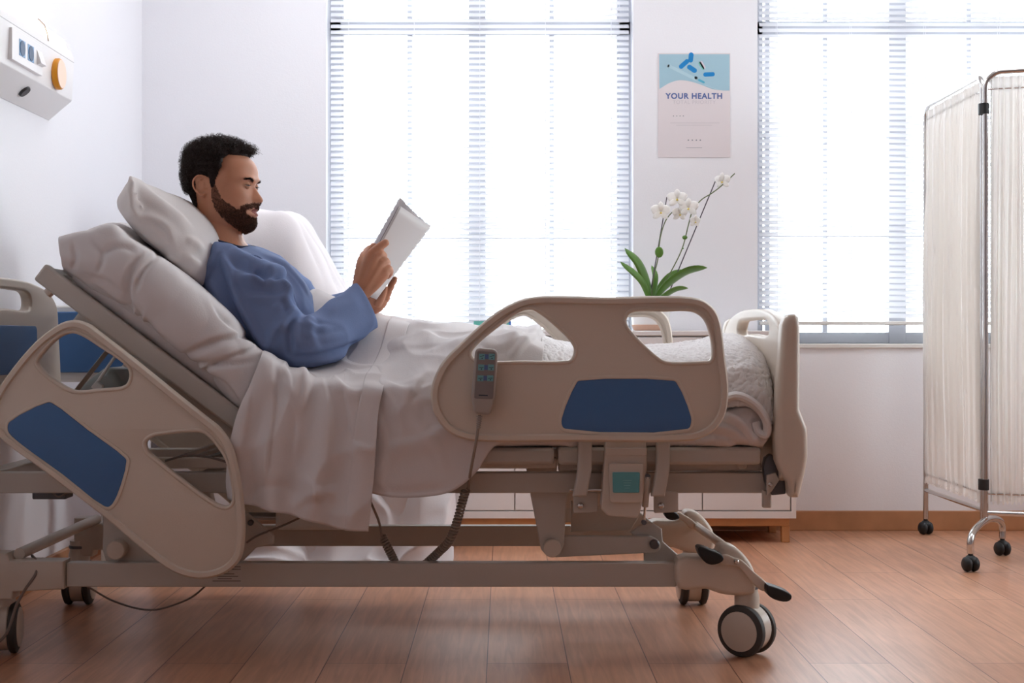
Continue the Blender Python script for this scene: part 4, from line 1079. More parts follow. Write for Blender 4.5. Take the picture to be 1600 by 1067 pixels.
def head_mesh(mb):
    NV, NT = 110, 190; vs = []; xc = 347
    for i in range(NV+1):
        v = 228+137*i/NV; f, b, w_, e = prof(FR,v), prof(BK,v), prof(WD,v), prof(EX,v)
        no = prof(NO,v) if 286 <= v <= 326 else 0; nw = 4+5.5*max(0,min(1,(v-296)/18))
        for j in range(NT):
            t = 2*math.pi*j/NT; c, s = math.cos(t), math.sin(t)
            ee = e if c > 0 else 2.15
            x = abs(c)**(2/ee)*(1 if c > 0 else -1); y = abs(s)**(2/ee)*(1 if s > 0 else -1)
            dy = y*w_; px = xc+(x*(f-xc) if c > 0 else x*(xc-b))
            if c > 0:
                a = abs(dy)
                px += no*math.exp(-(dy/nw)**2)
                px -= 5.5*g(a,18,8)*g(v,291,5.5)                 # sockets
                px += 2.2*g(a,17,10)*g(v,282,3.2)                # brows
                px += 1.6*g(a,28,9)*g(v,306,7)                   # cheekbones
                px -= 1.6*g(a,24,10)*g(v,322,9)
                px -= 2.2*g(v,331.6,1.5)*g(a,0,12)*1.0           # mouth line
                px += 1.2*g(a,0,12)*(g(v,327.5,2.4)+g(v,336.5,2.8))
                px -= 1.6*g(a,11,2.6)*g(v,317,5)                 # fold beside the nostrils
            dy2 = dy*(1-.05*g(px,362,10)*g(v,276,14))
            vs.append(headpt(px, dy2, v))
    fs = [(i*NT+j, i*NT+(j+1)%NT, (i+1)*NT+(j+1)%NT, (i+1)*NT+j) for i in range(NV) for j in range(NT)]
    fs += [tuple(range(NT-1,-1,-1)), tuple(NV*NT+j for j in range(NT))]
    mb.add(vs, fs)
body = MB(); head_mesh(body)
# eyelids
for s in (-1,1):
    body.ell(headpt(389.6,s*18,291.5), (.0140,.0150,.0138), nu=24, nv=16)
# ears
for s in (-1,1):
    def E(x, v, o=0): return headpt(x, s*(43.5+o*1.15+(335-x)*.12), v)
    path = [E(340,291,.5),E(341,285,1.5),E(337.5,280.5,3),E(331,279,5),E(325,282.5,6.5),E(321.5,290,7),E(322.5,298,6),E(326,304,4.5),E(330,308,3),E(335,310,1.5)]
    body.tube(cr([tuple(p) for p in path],5), .0032, 8)
    q = [E(329,308,2.5),E(334,310,1.5),E(336.5,306,.5)]; body.tube(cr([tuple(p) for p in q],4), .0042, 8)
    body.tube([E(331,294,-.8),E(333,294,-4)], [.014,.012], 14, ry=[.0115,.01])
    q = [E(330,301,3.5),E(328,296,4.5),E(329,288,4),E(333,285,3)]; body.tube(cr([tuple(p) for p in q],4), .0022, 8)
    body.ell(E(339.5,297,1), (.003,.0025,.004))
# neck
def T(mb, pts, n=20, up=None):
    """pts: (px,py,Y,r,ry)"""
    q = np.array(cr(pts, 6)); path = [P(a[0],a[1],a[2]) for a in q]
    mb.tube(path, [a[3] for a in q], n, ry=[a[4] for a in q], up=up)
T(body, [(338,318,3.745,.050,.050),(342,340,3.745,.049,.052),(345,360,3.745,.052,.056),(348,385,3.745,.060,.075),(352,400,3.745,.070,.10)], 28, up=(1,0,0))
body.ell(P(371,357,3.742), (.009,.014,.020))
# sternomastoid and throat
T(body, [(331,322,3.70,.012,.012),(345,345,3.705,.012,.011),(368,376,3.72,.011,.010)], 10)
# torso, pelvis
T(body, [(345,398,3.745,.062,.11),(356,424,3.745,.072,.175),(390,455,3.745,.088,.17),(426,498,3.745,.085,.15),(458,545,3.745,.075,.155),(480,580,3.745,.065,.155)], 28, up=(0.6,0,.8))
# legs under the blanket
for s in (-1,1):
    Yl = 3.745+.09*s
    T(body, [(475,585,Yl,.065,.075),(540,582,Yl,.062,.075),(620,580,Yl,.058,.066),(700,580,Yl,.052,.056),(780,586,Yl,.048,.052),(860,592,Yl,.042,.044),(915,597,Yl,.034,.034),(935,597,Yl,.034,.034)], 18)
    T(body, [(930,598,Yl,.03,.03),(955,592,Yl+.02*s,.026,.036),(985,582,Yl+.03*s,.015,.034)], 14)
# arms: right (near)
T(body, [(350,422,3.60,.05,.05),(385,452,3.545,.046,.046),(430,502,3.50,.042,.042),(474,542,3.475,.037,.037),(520,505,3.53,.038,.036),(548,474,3.59,.028,.026),(560,457,3.614,.0245,.0215)], 18)
T(body, [(364,418,3.89,.05,.05),(400,430,3.95,.046,.046),(450,465,3.99,.042,.042),(503,492,4.01,.038,.038),(545,492,3.92,.038,.036),(572,484,3.86,.028,.026),(582,478,3.835,.024,.021)], 18)
# hands
def fing(mb, pts, n=12):
    e_ = pts[-1]; mb.ell(P(*e_[:3]), e_[3]*1.0, nu=14, nv=10)
    T(mb, [(a,b,c,r,r) for a,b,c,r in pts], n)
# right hand: back of the hand to the camera, palm on the cover
for q in ([(557,460,3.612,.020),(566,436,3.618,.0175),(579,399,3.633,.0130)],
          [(560,460,3.612,.020),(574,434,3.618,.0175),(588,401,3.630,.0125)],
          [(563,460,3.612,.019),(580,436,3.618,.017),(596,411,3.630,.0122)],
          [(566,459,3.614,.018),(584,440,3.620,.0155),(601,424,3.630,.0130)]): fing(body, q)
fing(body, [(579,398,3.633,.0128),(586,391,3.636,.0118),(594,385,3.639,.0110),(602,379.5,3.643,.0102)])
fing(body, [(588,401,3.630,.0122),(595,397,3.636,.0112),(599.5,400,3.652,.0098),(599,404,3.664,.0085)])
fing(body, [(596,411,3.630,.0120),(602,408,3.638,.0110),(605,412,3.654,.0098),(603,417,3.664,.0085)])
fing(body, [(601,424,3.630,.0128),(607,421,3.639,.0118),(609,425,3.654,.0102),(606,431,3.662,.0088)])
fing(body, [(570,458,3.616,.016),(588,443,3.621,.0138),(601,429,3.630,.0128)])
T(body, [(566,448,3.617,.018,.014),(579,430,3.624,.026,.0135),(591,411,3.632,.022,.012)], 16, up=(.6,0,-.8))
fing(body, [(560,446,3.618,.016),(563,424,3.628,.0145),(566,405,3.650,.0115),(574,392,3.680,.0098),(584,384,3.694,.0085)])
# left hand: cradles the lower end of the spine
for q in ([(582,480,3.832,.018),(590,474,3.82,.016),(600,463,3.80,.011)],[(582,482,3.832,.018),(592,478,3.82,.015),(604,464,3.81,.011)],
          [(580,482,3.835,.018),(586,470,3.84,.015),(594,455,3.83,.011)],[(580,480,3.838,.018),(582,462,3.85,.014),(588,448,3.85,.0105)]): fing(body, q)
fing(body, [(602,467,3.80,.0105),(608,453,3.792,.0098),(613,443,3.785,.0090),(617,436,3.782,.0078)])
fing(body, [(590,476,3.808,.0110),(595,466,3.785,.0102),(598.5,457,3.776,.0092),(601,450,3.774,.0080)])
fing(body, [(594,455,3.83,.010),(600,438,3.84,.009),(600,426,3.845,.008),(597,418,3.845,.0072)])
fing(body, [(588,448,3.85,.0098),(592,432,3.86,.0088),(592,422,3.865,.0078),(589,415,3.865,.0070)])
fing(body, [(584,476,3.82,.014),(580,462,3.80,.0115),(578,448,3.79,.0098),(576,436,3.785,.0085)])
skin = mat('skin', (202,142,110), .5, bump=.0002, bscale=900, sss=.18, var=.10, vscale=28)
scalp = mat('scalp_skin', (62,40,32), .6); stub = mat('beard_skin', (140,94,72), .6); lipm = mat('lip_skin', (140,76,66), .7, sss=.1)
person = body.build('person', skin, None, smooth=True, ang=180)
voxel(person, .0028, 2, .5)
tag(person, 'bearded person with dark curly hair in a blue gown, sitting up in bed reading', 'person')
me = person.data
for m_ in (scalp, stub, lipm): me.materials.append(m_)
def inpoly(x, y, poly):
    c = False; k = len(poly)
    for i in range(k):
        x1,y1 = poly[i]; x2,y2 = poly[(i+1)%k]
        if (y1 > y) != (y2 > y) and x < (x2-x1)*(y-y1)/(y2-y1)+x1: c = not c
    return c
BEARD = [(348,288),(354,292),(358,302),(361,311),(368,319),(377,325),(386,331),(389,325),(394,320.5),(403,319),(412,319),(412,327),(403,327),(396,329.5),(394.5,332),(395,336),(398,339.5),(402,341),(412,341),(412,358),(398,368),(384,365),(373,356),(360,341),(350,329),(347,312)]
def beardm(x, dy, v):
    if not (284 < v < 372 and x > 342): return False
    if v > 356 and x < 372: return False
    # wrap the side-view outline around the chin and the lips
    a = abs(dy)
    if v > 341.5 and x > 385: return True
    p_ = (x*.3, dy*.3, v*.3)
    return inpoly(x+1.8*nz(p_,1.), v+1.8*nz(p_,1.,5.), BEARD)
def hairline(x):
    return prof([(280,340),(300,336),(312,330),(319,322),(320,281),(331,277.5),(343,281),(346,284),(347,296),(352,297),(355,284),(360,273),(364,264),(366,252),(372,247),(390,246),(397,252),(410,258)], x)
def hairm(x, dy, v):
    return 215 < v < hairline(x) and x < 404
H0 = []
for p in me.polygons:
    c = p.center
    if c[2] < 1.0: continue
    x, dy, v = headinv(c)
    if v > 372: continue
    if hairm(x,dy,v): p.material_index = 1; H0.append((p.index,1))
    elif beardm(x,dy,v): H0.append((p.index,2)); p.material_index = 2
    elif 326.5 < v < 338 and x > 397 and abs(dy) < 12 - abs(v-332)*1.2: p.material_index = 3
random.seed(11)
def strand(mb, p0, n, L, rc, turns, r0, tang, droop=0., seg=10):
    """a curly hair from p0"""
    n = (n+Vector((random.gauss(0,.28),random.gauss(0,.28),random.gauss(0,.28)))+tang).normalized()
    u = n.orthogonal().normalized(); w_ = n.cross(u); ph = random.random()*6.28; pts = []
    for i in range(seg+1):
        t = i/seg; a = ph+turns*6.28*t; rr = rc*min(1,t*2.5)
        pts.append(p0+n*(L*t)+(u*math.cos(a)+w_*math.sin(a))*rr+Vector((0,0,-droop*L*t*t)))
    mb.tube(pts, [r0*(1-.5*i/seg) for i in range(seg+1)], 3, cap=False)
hair = MB(); beard = MB()
polys = me.polygons
hp = [i for i,k in H0 if k == 1]; bp_ = [i for i,k in H0 if k == 2]
def hlen(x, dy, v):
    top = max(0,min(1,(272-v)/26)); L = .0065+.0125*top
    if x > 372: L += .006*min(1,(x-372)/20)
    if x < 310 and v < 300: L = max(L,.011)
    if v > 300: L = .0055
    if 345 < x < 360 and v > 262: L = .004
    if 319 < x < 346 and v > 262: L = .0045
    return L
# cushion of hair close to the skull
cap = MB(); vid = {}
for i in hp:
    idx = []
    for vi in polys[i].vertices:
        if vi not in vid:
            vv = me.vertices[vi]; x,dy,v = headinv(vv.co)
            d = hlen(x,dy,v)*.62*(.75+.9*abs(nz(vv.co,95,1.)))+.0008*nz(vv.co,300)
            if v > hairline(x)-4: d = .0012
            vid[vi] = len(cap.v); cap.v.append(tuple(vv.co+vv.normal*d))
        idx.append(vid[vi])
    cap.f.append(tuple(idx)); cap.mi.append(0)
hair_m = mat('dark_curly_hair', (44,29,26), .6, spec=.35); beard_m = mat('brown_beard_hair', (84,54,38), .55, spec=.3)
hobj = cap.build('hair', hair_m, person, smooth=True, ang=180)
hside = [i for i in hp if hlen(*headinv(polys[i].center)) <= .0105]
for q_ in range(13500):
    pl_ = polys[random.choice(hp if q_ < 7000 else hside)]; x,dy,v = headinv(pl_.center); L = hlen(x,dy,v)*random.uniform(.8,1.3)
    big = L > .0105
    strand(hair, pl_.center+pl_.normal*(L*.25), pl_.normal.copy(), L*(1.15 if big else .8), (.0052 if big else .0012)*random.uniform(.6,1.2), random.uniform(1.1,2.0) if big else .6, .0005, Vector((0.1 if x < 382 else .7,0,(.15 if x < 388 else -.35) if big else -.6)), 0, 14 if big else 5)
hc_ = hair.build('curls', hair_m, hobj, smooth=False)
for _ in range(9500):
    pl_ = polys[random.choice(bp_)]; x,dy,v = headinv(pl_.center)
    L = (.0028 if v < 312 else .0036 if v < 330 else .0052)*random.uniform(.7,1.2)
    strand(beard, pl_.center-pl_.normal*.0005, pl_.normal*.55, L, .0007, .5, .00036, Vector((.35,0,-.75)), 0, 4)
beard.build('beard', beard_m, person, smooth=False)
# eyebrows, lashes, eyes
from mathutils.bvhtree import BVHTree
bpy.context.view_layer.update()
pb_ = BVHTree.FromObject(person, bpy.context.evaluated_depsgraph_get())
eb = MB()
for s in (-1,1):
    for _ in range(400):
        t = random.random(); a = 8+t*21
        th = 1.7*(1-t*.55)
        v = 286.6-4.6*math.sin(min(1,t*1.35)*math.pi*.5)+3.2*max(0,t-.55)+random.gauss(0,.5)*th
        o_ = headpt(430, s*a, v); d = (headpt(370, s*a, v)-o_).normalized(); h = pb_.ray_cast(o_, d, .3)
        if h[0] is None: continue
        strand(eb, h[0]-h[1]*.0004, h[1]*.3, .0054, .0003, .3, .00042, Vector((-.35,s*.85,.25-.5*t)), 0, 4)
eb.build('eyebrows', hair_m, person)
for s in (-1,1):
    c = headpt(392.2, s*17.6, 291.8)
    e = MB().ell(c, .0118, nu=28, nv=20).build('eye', mat('eye_white',(150,138,132),.2), person, smooth=True)
    fw = (headpt(420,s*18-6,294)-c).normalized()
    MB().lathe([(0,.0121),(.0052,.0110),(.0056,.0103),(0,.0103)], c, fw, 20).build('iris', mat('brown_iris',(52,32,22),.45), e, smooth=True)
    lid = MB()
    # upper and lower lid shells
    vs = []; fs = []; nu_, nv_ = 16, 8
    for (v0,v1) in ((3,88),(-72,-14)):
        b0 = len(vs)
        u_ = Vector((0,0,1)); sd = fw.cross(u_).normalized()
        for i in range(nu_+1):
            a = R(-78+156*i/nu_)
            for j in range(nv_+1):
                e0 = v0*math.cos(a*.9) if v0 > 0 else v0
                e1 = v1*math.cos(a*.9) if v0 < 0 else v1
                el = R(e0+(e1-e0)*j/nv_)
                d = (fw*math.cos(a)+sd*math.sin(a))*math.cos(el)+u_*math.sin(el)
                vs.append(c+d*.0127)
        fs += [(b0+i*(nv_+1)+j, b0+i*(nv_+1)+j+1, b0+(i+1)*(nv_+1)+j+1, b0+(i+1)*(nv_+1)+j) for i in range(nu_) for j in range(nv_)]
    lid.add(vs, fs); lo_ = lid.build('eyelids', skin, person, smooth=True, ang=90); lo_.modifiers.new('s','SOLIDIFY').thickness = .0008
    la = MB()
    u_ = Vector((0,0,1)); sd = fw.cross(u_).normalized()
    for i in range(26):
        a = R(-62+124*i/25); el = R(3*math.cos(a*.9)); d = (fw*math.cos(a)+sd*math.sin(a))*math.cos(el)+u_*math.sin(el)
        p0 = c+d*.0126; la.tube([p0, p0+d*.0015+u_*-.0004, p0+d*.003+u_*.0002], [.0003,.0002,.0001], 3, cap=False)
    la.build('eyelashes', hair_m, person)

# ---------------- gown ----------------
gown_m = mat('blue_gown', (120,138,178), .8, bump=.0003, bscale=300, bdetail=2, spec=.15, trans=.08)
navy = mat('navy_trim', (30,32,62), .7)
gb = MB()
T(gb, [(332,378,3.745,.05,.08),(342,400,3.745,.056,.118),(356,424,3.745,.086,.205),(392,452,3.745,.106,.205),(428,496,3.745,.114,.19),(458,540,3.745,.105,.19),(480,570,3.745,.09,.185)], 32, up=(.6,0,.8))
gb.ell(P(350,429,3.59), (.080,.068,.066)); gb.ell(P(366,424,3.90), (.080,.068,.066))
T(gb, [(352,430,3.60,.064,.060),(372,442,3.55,.078,.062),(408,485,3.51,.074,.058),(445,522,3.475,.066,.055),(474,536,3.462,.060,.055),(500,528,3.485,.060,.055),(530,508,3.54,.060,.053),(556,489,3.59,.060,.050),(572,478,3.62,.062,.050),(588,467,3.65,.064,.050)], 26, up=(0.7,0,.7))
T(gb, [(366,412,3.89,.066,.062),(400,428,3.95,.070,.060),(450,462,3.99,.064,.056),(500,492,4.01,.058,.055),(540,490,3.93,.056,.052),(568,482,3.87,.054,.048),(585,476,3.83,.054,.048)], 24, up=(0.7,0,.7))
gown = gb.build('gown', gown_m, person, smooth=True, ang=180)
voxel(gown, .005, 4, .6)
fg = folds([
  ([(345,395),(362,420),(388,433),(420,446)], .007, 5, 1), ([(330,385),(350,388),(385,403),(412,420)], .005, 6, 1),
  ([(412,420),(418,435),(418,450)], .008, 5, -1), ([(424,421),(432,440),(440,462),(458,478)], .010, 4, 1),
  ([(360,432),(400,442),(432,456),(446,470),(449,482)], .010, 5, 1), ([(385,462),(420,468),(448,480),(466,492)], .007, 5, 1),
  ([(340,400),(352,450),(380,510),(412,552)], -.009, 7), ([(352,398),(368,450),(395,505),(425,555)], .007, 8, 1),
  ([(466,490),(455,498),(447,510),(446,522)], .010, 4, 1), ([(450,515),(452,540),(450,556)], -.006, 4), ([(464,498),(462,520),(465,545)], .006, 4, -1),
  ([(476,498),(484,502),(490,498)], .006, 4), ([(440,505),(428,530),(425,550)], .006, 6, 1), ([(468,500),(490,512),(520,512)], .004, 5, 1), ([(470,520),(500,530),(540,522)], .003, 5), ([(335,378),(338,395),(332,420)], .004, 5), ([(432,478),(440,490),(446,505)], .006, 4, 1), ([(398,425),(410,440),(416,455)], -.005, 4), ([(490,500),(485,525),(500,550)], .004, 8, 1),
  ([(450,555),(490,556),(540,543),(575,528)], -.006, 4), ([(470,560),(510,558),(550,545),(583,522)], .004, 6),
  ([(385,405),(420,420),(448,450),(462,480)], .006, 7, 1), ([(410,398),(440,415),(465,440),(482,460)], .005, 5, -1), ([(455,412),(475,425),(492,446)], .005, 4, 1),
  ([(320,400),(322,430),(335,460)], .004, 8), ([(505,485),(540,480),(565,470)], .003, 12), ([(330,440),(360,490),(400,545)], .005, 6, 1)])
def cutplane(o, c, n, rad):
    bm = bmesh.new(); bm.from_mesh(o.data)
    n = n.normalized(); geom = [f for f in bm.faces if (f.calc_center_median()-c).length < rad]
    es = {e for f in geom for e in f.edges}; vs = {v for f in geom for v in f.verts}
    bmesh.ops.bisect_plane(bm, geom=list(vs)+list(es)+list(geom), dist=1e-6, plane_co=c, plane_no=n)
    dl = [f for f in bm.faces if (f.calc_center_median()-c).length < rad and (f.calc_center_median()-c).dot(n) > 0]
    bmesh.ops.delete(bm, geom=dl, context='FACES'); bm.to_mesh(o.data); bm.free()
displace(gown, fg, 2.3, lambda p: .004*nz(p,11,3.)+wr(p,.004,9,7.)-.001, 1)
me = gown.data
# neck opening
nc = P(357,380,3.745)
bm = bmesh.new(); bm.from_mesh(me)
def inneck(c): return ((c[0]-nc[0])/.066)**2+((c[1]-3.745)/.088)**2 < 1 and c[2] > nc[2]-.05-(c[0]-nc[0])*.5
bmesh.ops.delete(bm, geom=[f for f in bm.faces if inneck(f.calc_center_median())], context='FACES'); bm.to_mesh(me); bm.free()
# cuffs
cA, cB = P(553,442,3.62), P(590,519,3.60); cd = (cB-cA).normalized(); cn = Vector((-cd[2],0,cd[0])); cn = cn if cn[0] > 0 else -cn
cutplane(gown, (cA+cB)/2+Vector((0,.02,0)), (cn+Vector((0,.25,0))).normalized(), .11)
cutplane(gown, P(573,478,3.86), Vector((.8,-.45,.25)), .085)
gown.data.materials.append(navy)
md = gown.modifiers.new('s','SOLIDIFY'); md.thickness = .0022; md.offset = 0
# trim follows the cut edge of the neck, the front opening and the cuffs
def edge_loops(o, c, rad):
    bm = bmesh.new(); bm.from_mesh(o.data); es = [e for e in bm.edges if e.is_boundary and (e.verts[0].co-c).length < rad]
    adj = {}
    for e in es:
        a, b = e.verts[0].index, e.verts[1].index; adj.setdefault(a,[]).append(b); adj.setdefault(b,[]).append(a)
    co_ = {v.index: v.co.copy() for v in bm.verts}; seen = set(); loops = []
    for st in adj:
        if st in seen: continue
        lp = [st]; seen.add(st); cur = st
        while True:
            nx = [n for n in adj[cur] if n not in seen]
            if not nx: break
            cur = nx[0]; seen.add(cur); lp.append(cur)
        loops.append([co_[i] for i in lp])
    bm.free(); return max(loops, key=len) if loops else []
q = []
bpy.context.view_layer.update()
dg = bpy.context.evaluated_depsgraph_get()
for (x,y,Y) in ((416,396,3.78),(436,408,3.80),(455,424,3.80),(470,440,3.78),(482,455,3.765)):
    p = P(x,y-14,Y); q.append(tuple(P(x,y,Y)))
from mathutils.bvhtree import BVHTree
bvh = BVHTree.FromObject(gown, dg)
pth = []
for t in np.linspace(0,1,30):
    c = Vector(np.array(resamp([(396,388,3.76),(412,394,3.775),(436,410,3.79),(455,426,3.78),(472,444,3.765),(488,462,3.755)],30))[int(round(t*29))].tolist())
    w_ = P(c[0],c[1],c[2]); loc, nr, _, _ = bvh.find_nearest(w_)
    pth.append(loc+nr*.003)
pth = [pth[0]]+[(pth[i-1]+pth[i]*2+pth[i+1])/4 for i in range(1,29)]+[pth[-1]]
MB().tube(pth, .0042, 8, ry=.0042).build('front_trim', navy, gown, smooth=True)
# neckline trim follows the opening
def smoothloop(l, it=8):
    l = [Vector(p) for p in l]; k = len(l)
    for _ in range(it): l = [(l[i-1]+l[i]*2+l[(i+1)%k])/4 for i in range(k)]
    return l
ring = []
for i in range(72):
    t = 2*math.pi*i/72; x = nc[0]+.069*math.cos(t); y = 3.745+.091*math.sin(t)
    h = bvh.ray_cast(Vector((x,y,1.3)), Vector((0,0,-1)))
    if h[0] is not None and h[0][2] > .86: ring.append(h[0]+Vector((0,0,.001)))
    else:
        loc = bvh.find_nearest(Vector((x,y,nc[2]-(x-nc[0])*.45)))[0]; ring.append(loc)
MB().tube(smoothloop(ring,10), .0040, 8, closed=True, ry=.0040).build('neck_trim', navy, gown, smooth=True)
# ---------------- magazine ----------------
bk_ = empty('magazine', P(630,390,3.76), 'open white magazine held up in both hands of the reader', 'magazine')
paper_w = mat('magazine_cover', (226,223,222), .45); page_m = mat('magazine_page', (232,230,228), .6)
def leafsheet(name, top, bot, m, par, off=0, th=.0008):
    """ruled sheet between a top edge and a bottom edge, both from the spine outward"""
    A_ = [Vector(P(*q)) for q in cr(top, 8)]; B_ = [Vector(P(*q)) for q in cr(bot, 8)]
    vs = []; n = len(A_); kk = 10
    for i in range(n):
        for j in range(kk+1): vs.append(A_[i].lerp(B_[i], j/kk))
    mb = MB(); mb.add(vs, [(i*(kk+1)+j, (i+1)*(kk+1)+j, (i+1)*(kk+1)+j+1, i*(kk+1)+j+1) for i in range(n-1) for j in range(kk)])
    o = mb.build(name, m, par, smooth=True, ang=80); s_ = o.modifiers.new('s','SOLIDIFY'); s_.thickness = th; s_.offset = off; return o
nt_, nb_ = [(673,353,3.76),(658,344,3.722),(642,333,3.683),(626,322,3.650)], [(588,468,3.76),(580,463,3.727),(570,455,3.690),(560,446,3.662)]
leafsheet('front_cover', nt_, nb_, paper_w, bk_)
for k in range(3):
    d = .0022*(k+1)
    t2 = [(a-1-k*1.3,b+.5,c+d*2.2) for a,b,c in nt_[1:]]; b2 = [(a-1-k*1.3,b,c+d*2.2) for a,b,c in nb_[1:]]
    leafsheet('page', [nt_[0]]+t2, [nb_[0]]+b2, page_m if k < 2 else mat('printed_page',(150,142,146),.6), bk_)
ft, fb_ = [(673,354,3.762),(660,343,3.81),(643,328,3.86),(625,308,3.90)], [(588,467,3.762),(578,458,3.81),(567,446,3.86),(555,432,3.90)]
leafsheet('back_cover', ft, fb_, mat('printed_cover',(104,100,104),.5), bk_)
for k in range(3):
    d = .0025*(k+1)
    leafsheet('page', [ft[0]]+[(a-.2,b+.4,c-d) for a,b,c in ft[1:]], [fb_[0]]+[(a,b,c-d) for a,b,c in fb_[1:]], mat('page_grey',(206,204,206),.6), bk_)
# ---------------- privacy screen ----------------
ps = empty('privacy_screen', (1.63,4.8,0), 'folding privacy screen with cream gathered curtains on a chrome frame with castors', 'privacy screen')
curt = mat('cream_curtain', (246,243,239), .8, bump=.0003, bscale=200, spec=.1, trans=.55)
A0 = Vector((1.632,5.50,0)); B0 = Vector((1.626,4.80,0)); C0 = Vector((2.38,4.56,0))
def pole(pts, r=.0105, name='pole', n=14, par=ps): return MB().tube(pts, r, n).build(name, chrome, par, smooth=True)
def framed(a, b, zt, zb, inset_a=0., inset_b=0., name='frame'):
    d = (b-a).normalized(); rad = .055; pts = []
    a = a+d*inset_a; b = b-d*inset_b
    pts.append(a+Vector((0,0,zb)))
    for i in range(9):
        t = math.pi/2*i/8; pts.append(a+d*(rad-rad*math.cos(t))+Vector((0,0,zt-rad+rad*math.sin(t))))
    for i in range(9):
        t = math.pi/2*i/8; pts.append(b-d*(rad-rad*math.sin(t))+Vector((0,0,zt-rad+rad*math.cos(t))))
    pts.append(b+Vector((0,0,zb)))
    return pole(pts, .0095, name)
framed(A0, B0, 1.652, .135, 0, .026)
framed(B0, C0, 1.657, .135)
pole([A0+Vector((0,0,.172)), B0+Vector((0,0.02,.176))], .008, 'lower_rail'); pole([B0+Vector((0,0,.170)), C0+Vector((0,0,.168))], .008, 'lower_rail')
pole([A0+Vector((0,0,.235)), B0+Vector((0,0.02,.235))], .003, 'curtain_wire', 8); pole([B0+Vector((0,0,.235)), C0+Vector((0,0,.235))], .003, 'curtain_wire', 8)
pole([A0+Vector((0,0,1.60)), B0+Vector((0,0.02,1.60))], .003, 'curtain_wire', 8); pole([B0+Vector((0,0,1.60)), C0+Vector((0,0,1.60))], .003, 'curtain_wire', 8)
for z in (1.535,.265):
    MB().tube([B0+Vector((-.002,.012,z-.018)), B0+Vector((-.002,.012,z+.018))], .017, 16, ry=.024, up=(1,0,0)).build('hinge_clip', black_r, ps, smooth=True)
def curtain(a, b, zt, zb, nf, seed):
    d = b-a; L = d.length; d.normalize(); n = Vector((-d[1],d[0],0)); nu, nv = 260, 60; vs = []
    for i in range(nu+1):
        u = i/nu; x = u*L
        for j in range(nv+1):
            v = j/nv; z = zt+(zb-zt)*v
            ph = nf*2*math.pi*(u+.012*nz((u*9,v*1.5,seed),1)+.010*nz((u*23,v*.6,seed),1))
            am = .008+.007*math.sin(math.pi*v)+.004*nz((u*14,v*2,seed),1)
            off = am*math.sin(ph)+.35*am*math.sin(ph*2.3+seed)+.008*nz((u*4,v*3,seed+2),1)
            zz = z
            edge = max(0,1-abs(z-1.60)/.03)+max(0,1-abs(z-.235)/.02)
            off *= (1-.55*min(1,edge))
            if v == 1: zz += .007*math.sin(ph*1.7)
            vs.append(a+d*x+n*off+Vector((0,0,zz)))
    mb = MB(); mb.add(vs, [(i*(nv+1)+j,(i+1)*(nv+1)+j,(i+1)*(nv+1)+j+1,i*(nv+1)+j+1) for i in range(nu) for j in range(nv)])
    o = mb.build('curtain', curt, ps, smooth=True, ang=80); return o
dA = (B0-A0).normalized(); dB = (C0-B0).normalized()
curtain(A0+dA*.016, B0-dA*.04, 1.632, .205, 30, 1.3)
curtain(B0+dB*.016, C0-dB*.016, 1.640, .205, 30, 4.1)
def ball(c, yaw=0):
    e = empty('castor', c); setparent(e, ps)
    ax = Vector((math.cos(yaw),math.sin(yaw),0)); o = Vector((c[0],c[1],.025))
    for s in (-1,1):
        MB().lathe([(0,0),(.019,0),(.0235,.004),(.025,.010),(.0225,.018),(.015,.0235),(0,.025)], o+ax*s*.002, ax*s, 26).build('wheel', black_r, e, smooth=True)
    MB().ell(o+Vector((0,0,.012)), (.020,.020,.019)).build('hood', black_r, e, smooth=True)
    MB().cyl(o+Vector((0,0,.02)), o+Vector((0,0,.045)), .008).build('stem', black_r, e, smooth=True)
ball((A0[0],A0[1],0), .3); pole([A0+Vector((0,0,.06)), A0+Vector((0,0,.2))], .0105, 'leg')
ball((C0[0]-.05,C0[1]-.17,0), .5); ball((C0[0]+.04,C0[1]+.17,0), .5)
def foot(c, p, q):
    m = (p+q)/2; zz = .125
    pts = [tuple(Vector((p[0],p[1],.06))), tuple(Vector((p[0],p[1],.10))), tuple(Vector((p[0]+(m[0]-p[0])*.12,p[1]+(m[1]-p[1])*.12,zz-.004))), tuple(Vector((m[0],m[1],zz+.022))),
           tuple(Vector((q[0]+(m[0]-q[0])*.12,q[1]+(m[1]-q[1])*.12,zz-.004))), tuple(Vector((q[0],q[1],.10))), tuple(Vector((q[0],q[1],.06)))]
    pole(cr(pts,8), .0115, 'foot')
pB, qB = Vector((1.52,4.63,0)), Vector((1.743,4.97,0))
foot(B0, pB, qB); ball(pB, .2); ball(qB, .2)
foot(C0, Vector((C0[0]-.05,C0[1]-.17,0)), Vector((C0[0]+.04,C0[1]+.17,0)))

# ---------------- medical wall panel ----------------
wp = empty('bed_head_panel', (XL,3.9,1.57), 'white wall-mounted bedhead panel with blue sockets and a round orange button', 'medical wall panel')
pan = mat('panel_white', (238,236,236), .35)
prof_ = [(0,1.443),(.0735,1.506),(.079,1.616),(.079,1.640),(.062,1.685),(.035,1.700),(0,1.706)]
YE, YS = 4.47, 3.05
mb = MB(); mb.prism([Vector((XL+.0005+a,YE,z)) for a,z in prof_], (0,YS-YE,0)); mb.build('housing', pan, wp, bevel=.003)
mb = MB(); mb.box((XL+.0788,YS,1.6245),(XL+.0800,YE-.002,1.6262)); mb.build('seam', mat('seam_grey',(190,188,188),.6), wp)
MB().prism([Vector((XL+a,YE-.06,z)) for a,z in ((.0765,1.655),(.066,1.686),(.040,1.7015),(.036,1.697),(.060,1.680))], (0,YS-YE+.06,0)).build('lamp_diffuser', mat('warm_lamp',(255,250,225),.5,emit=(255,246,205),estr=2.2), wp)
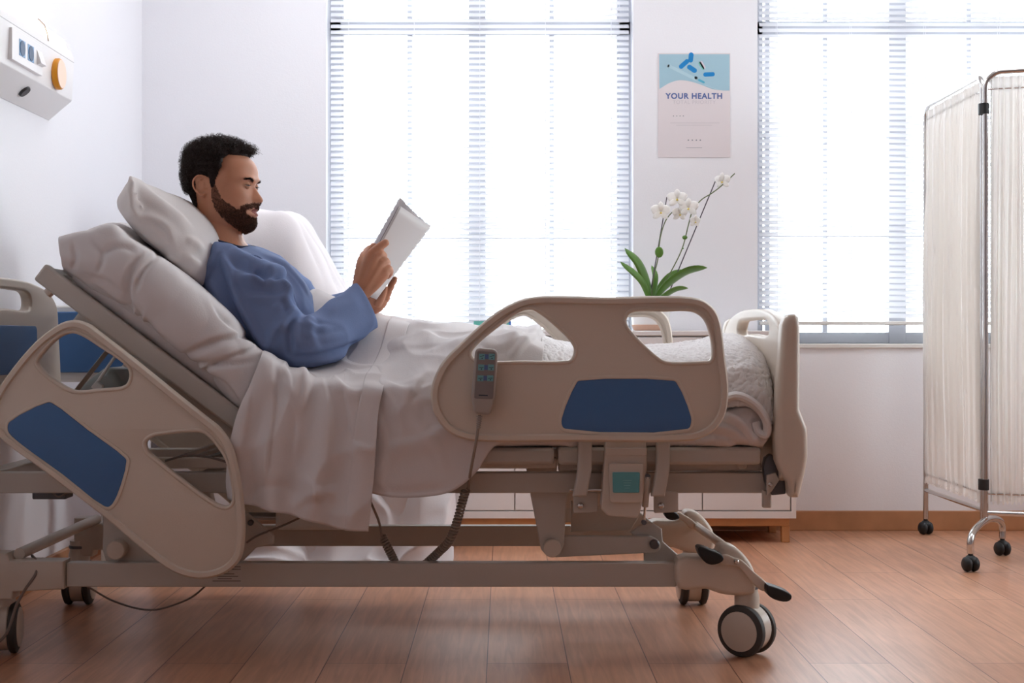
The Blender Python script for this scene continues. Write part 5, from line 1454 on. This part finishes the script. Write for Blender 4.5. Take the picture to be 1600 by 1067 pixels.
MB().tube([Vector((XL+a,4.21,z)) for a,z in ((.082,1.640),(.079,1.662),(.070,1.688),(.052,1.706))], .0016, 6).build('lamp_edge', mat('edge_brown',(150,128,124),.5), wp, smooth=True)
def onface(px, py, lift=.0):
    """point on the front face of the panel seen at px,py"""
    x = XL+.0765+lift; Y = x*F/(px-CX); return Vector((x, Y, HC-(py-CY)*Y/F))
def facebox(name, x0, x1, z0, z1, d, m, par, l=.0, bevel=.001):
    a = onface(x0,0)[1]; b = onface(x1,0)[1]
    return MB().box((XL+.074+l,a,z0),(XL+.079+l+d,b,z1)).build(name, m, par, bevel=bevel)
zc_ = 1.566
s_ = facebox('socket_plate', 13, 61, 1.524, 1.611, .008, pan, wp)
for x0, x1 in ((24,33.5),(37.5,47)):
    f_ = facebox('socket', x0, x1, 1.546, 1.592, .0005, mat('socket_pale_blue',(120,160,200),.4), s_, .0085, .0004)
    y0, y1 = onface(x0,0)[1], onface(x1,0)[1]; yc = (y0+y1)/2
    MB().lathe([(0,0),(.021,0),(.021,.0012),(.018,.0016),(0,.0004)], (XL+.0882,yc,1.569), (1,0,0), 28).build('socket_face', mat('socket_blue',(6,60,100),.4), f_, smooth=True)
y0, y1 = onface(52,0)[1], onface(60,0)[1]
MB().prism([Vector((XL+.0868,y0,1.592)),Vector((XL+.0868,y0,1.548)),Vector((XL+.100,y0,1.552))], (0,y1-y0,0)).build('rocker_switch', pan, s_)
yb_ = (onface(78,0)[1]+onface(97,0)[1])/2
MB().lathe([(0,0),(.047,0),(.047,.012),(.044,.016),(0,.017)], (XL+.077,yb_,1.559), (1,0,0), 36).build('alarm_button', mat('orange_button',(226,150,30),.4), wp, smooth=True)['label'] = 'round orange button'
MB().lathe([(.001,0),(.0425,0),(.042,.0012),(.001,.0014)], (XL+.0938,yb_,1.559), (1,0,0), 36).build('button_face', mat('button_peach',(250,214,190),.4), wp, smooth=True)
yk = P(42,145,4.08)[1]
MB().lathe([(0,0),(.019,0),(.019,.005),(.017,.008),(0,.008)], (XL+.040,4.12,1.4775), (.65,0,-.76), 28).build('black_knob', mat('knob_dark',(50,48,50),.4), wp, smooth=True)
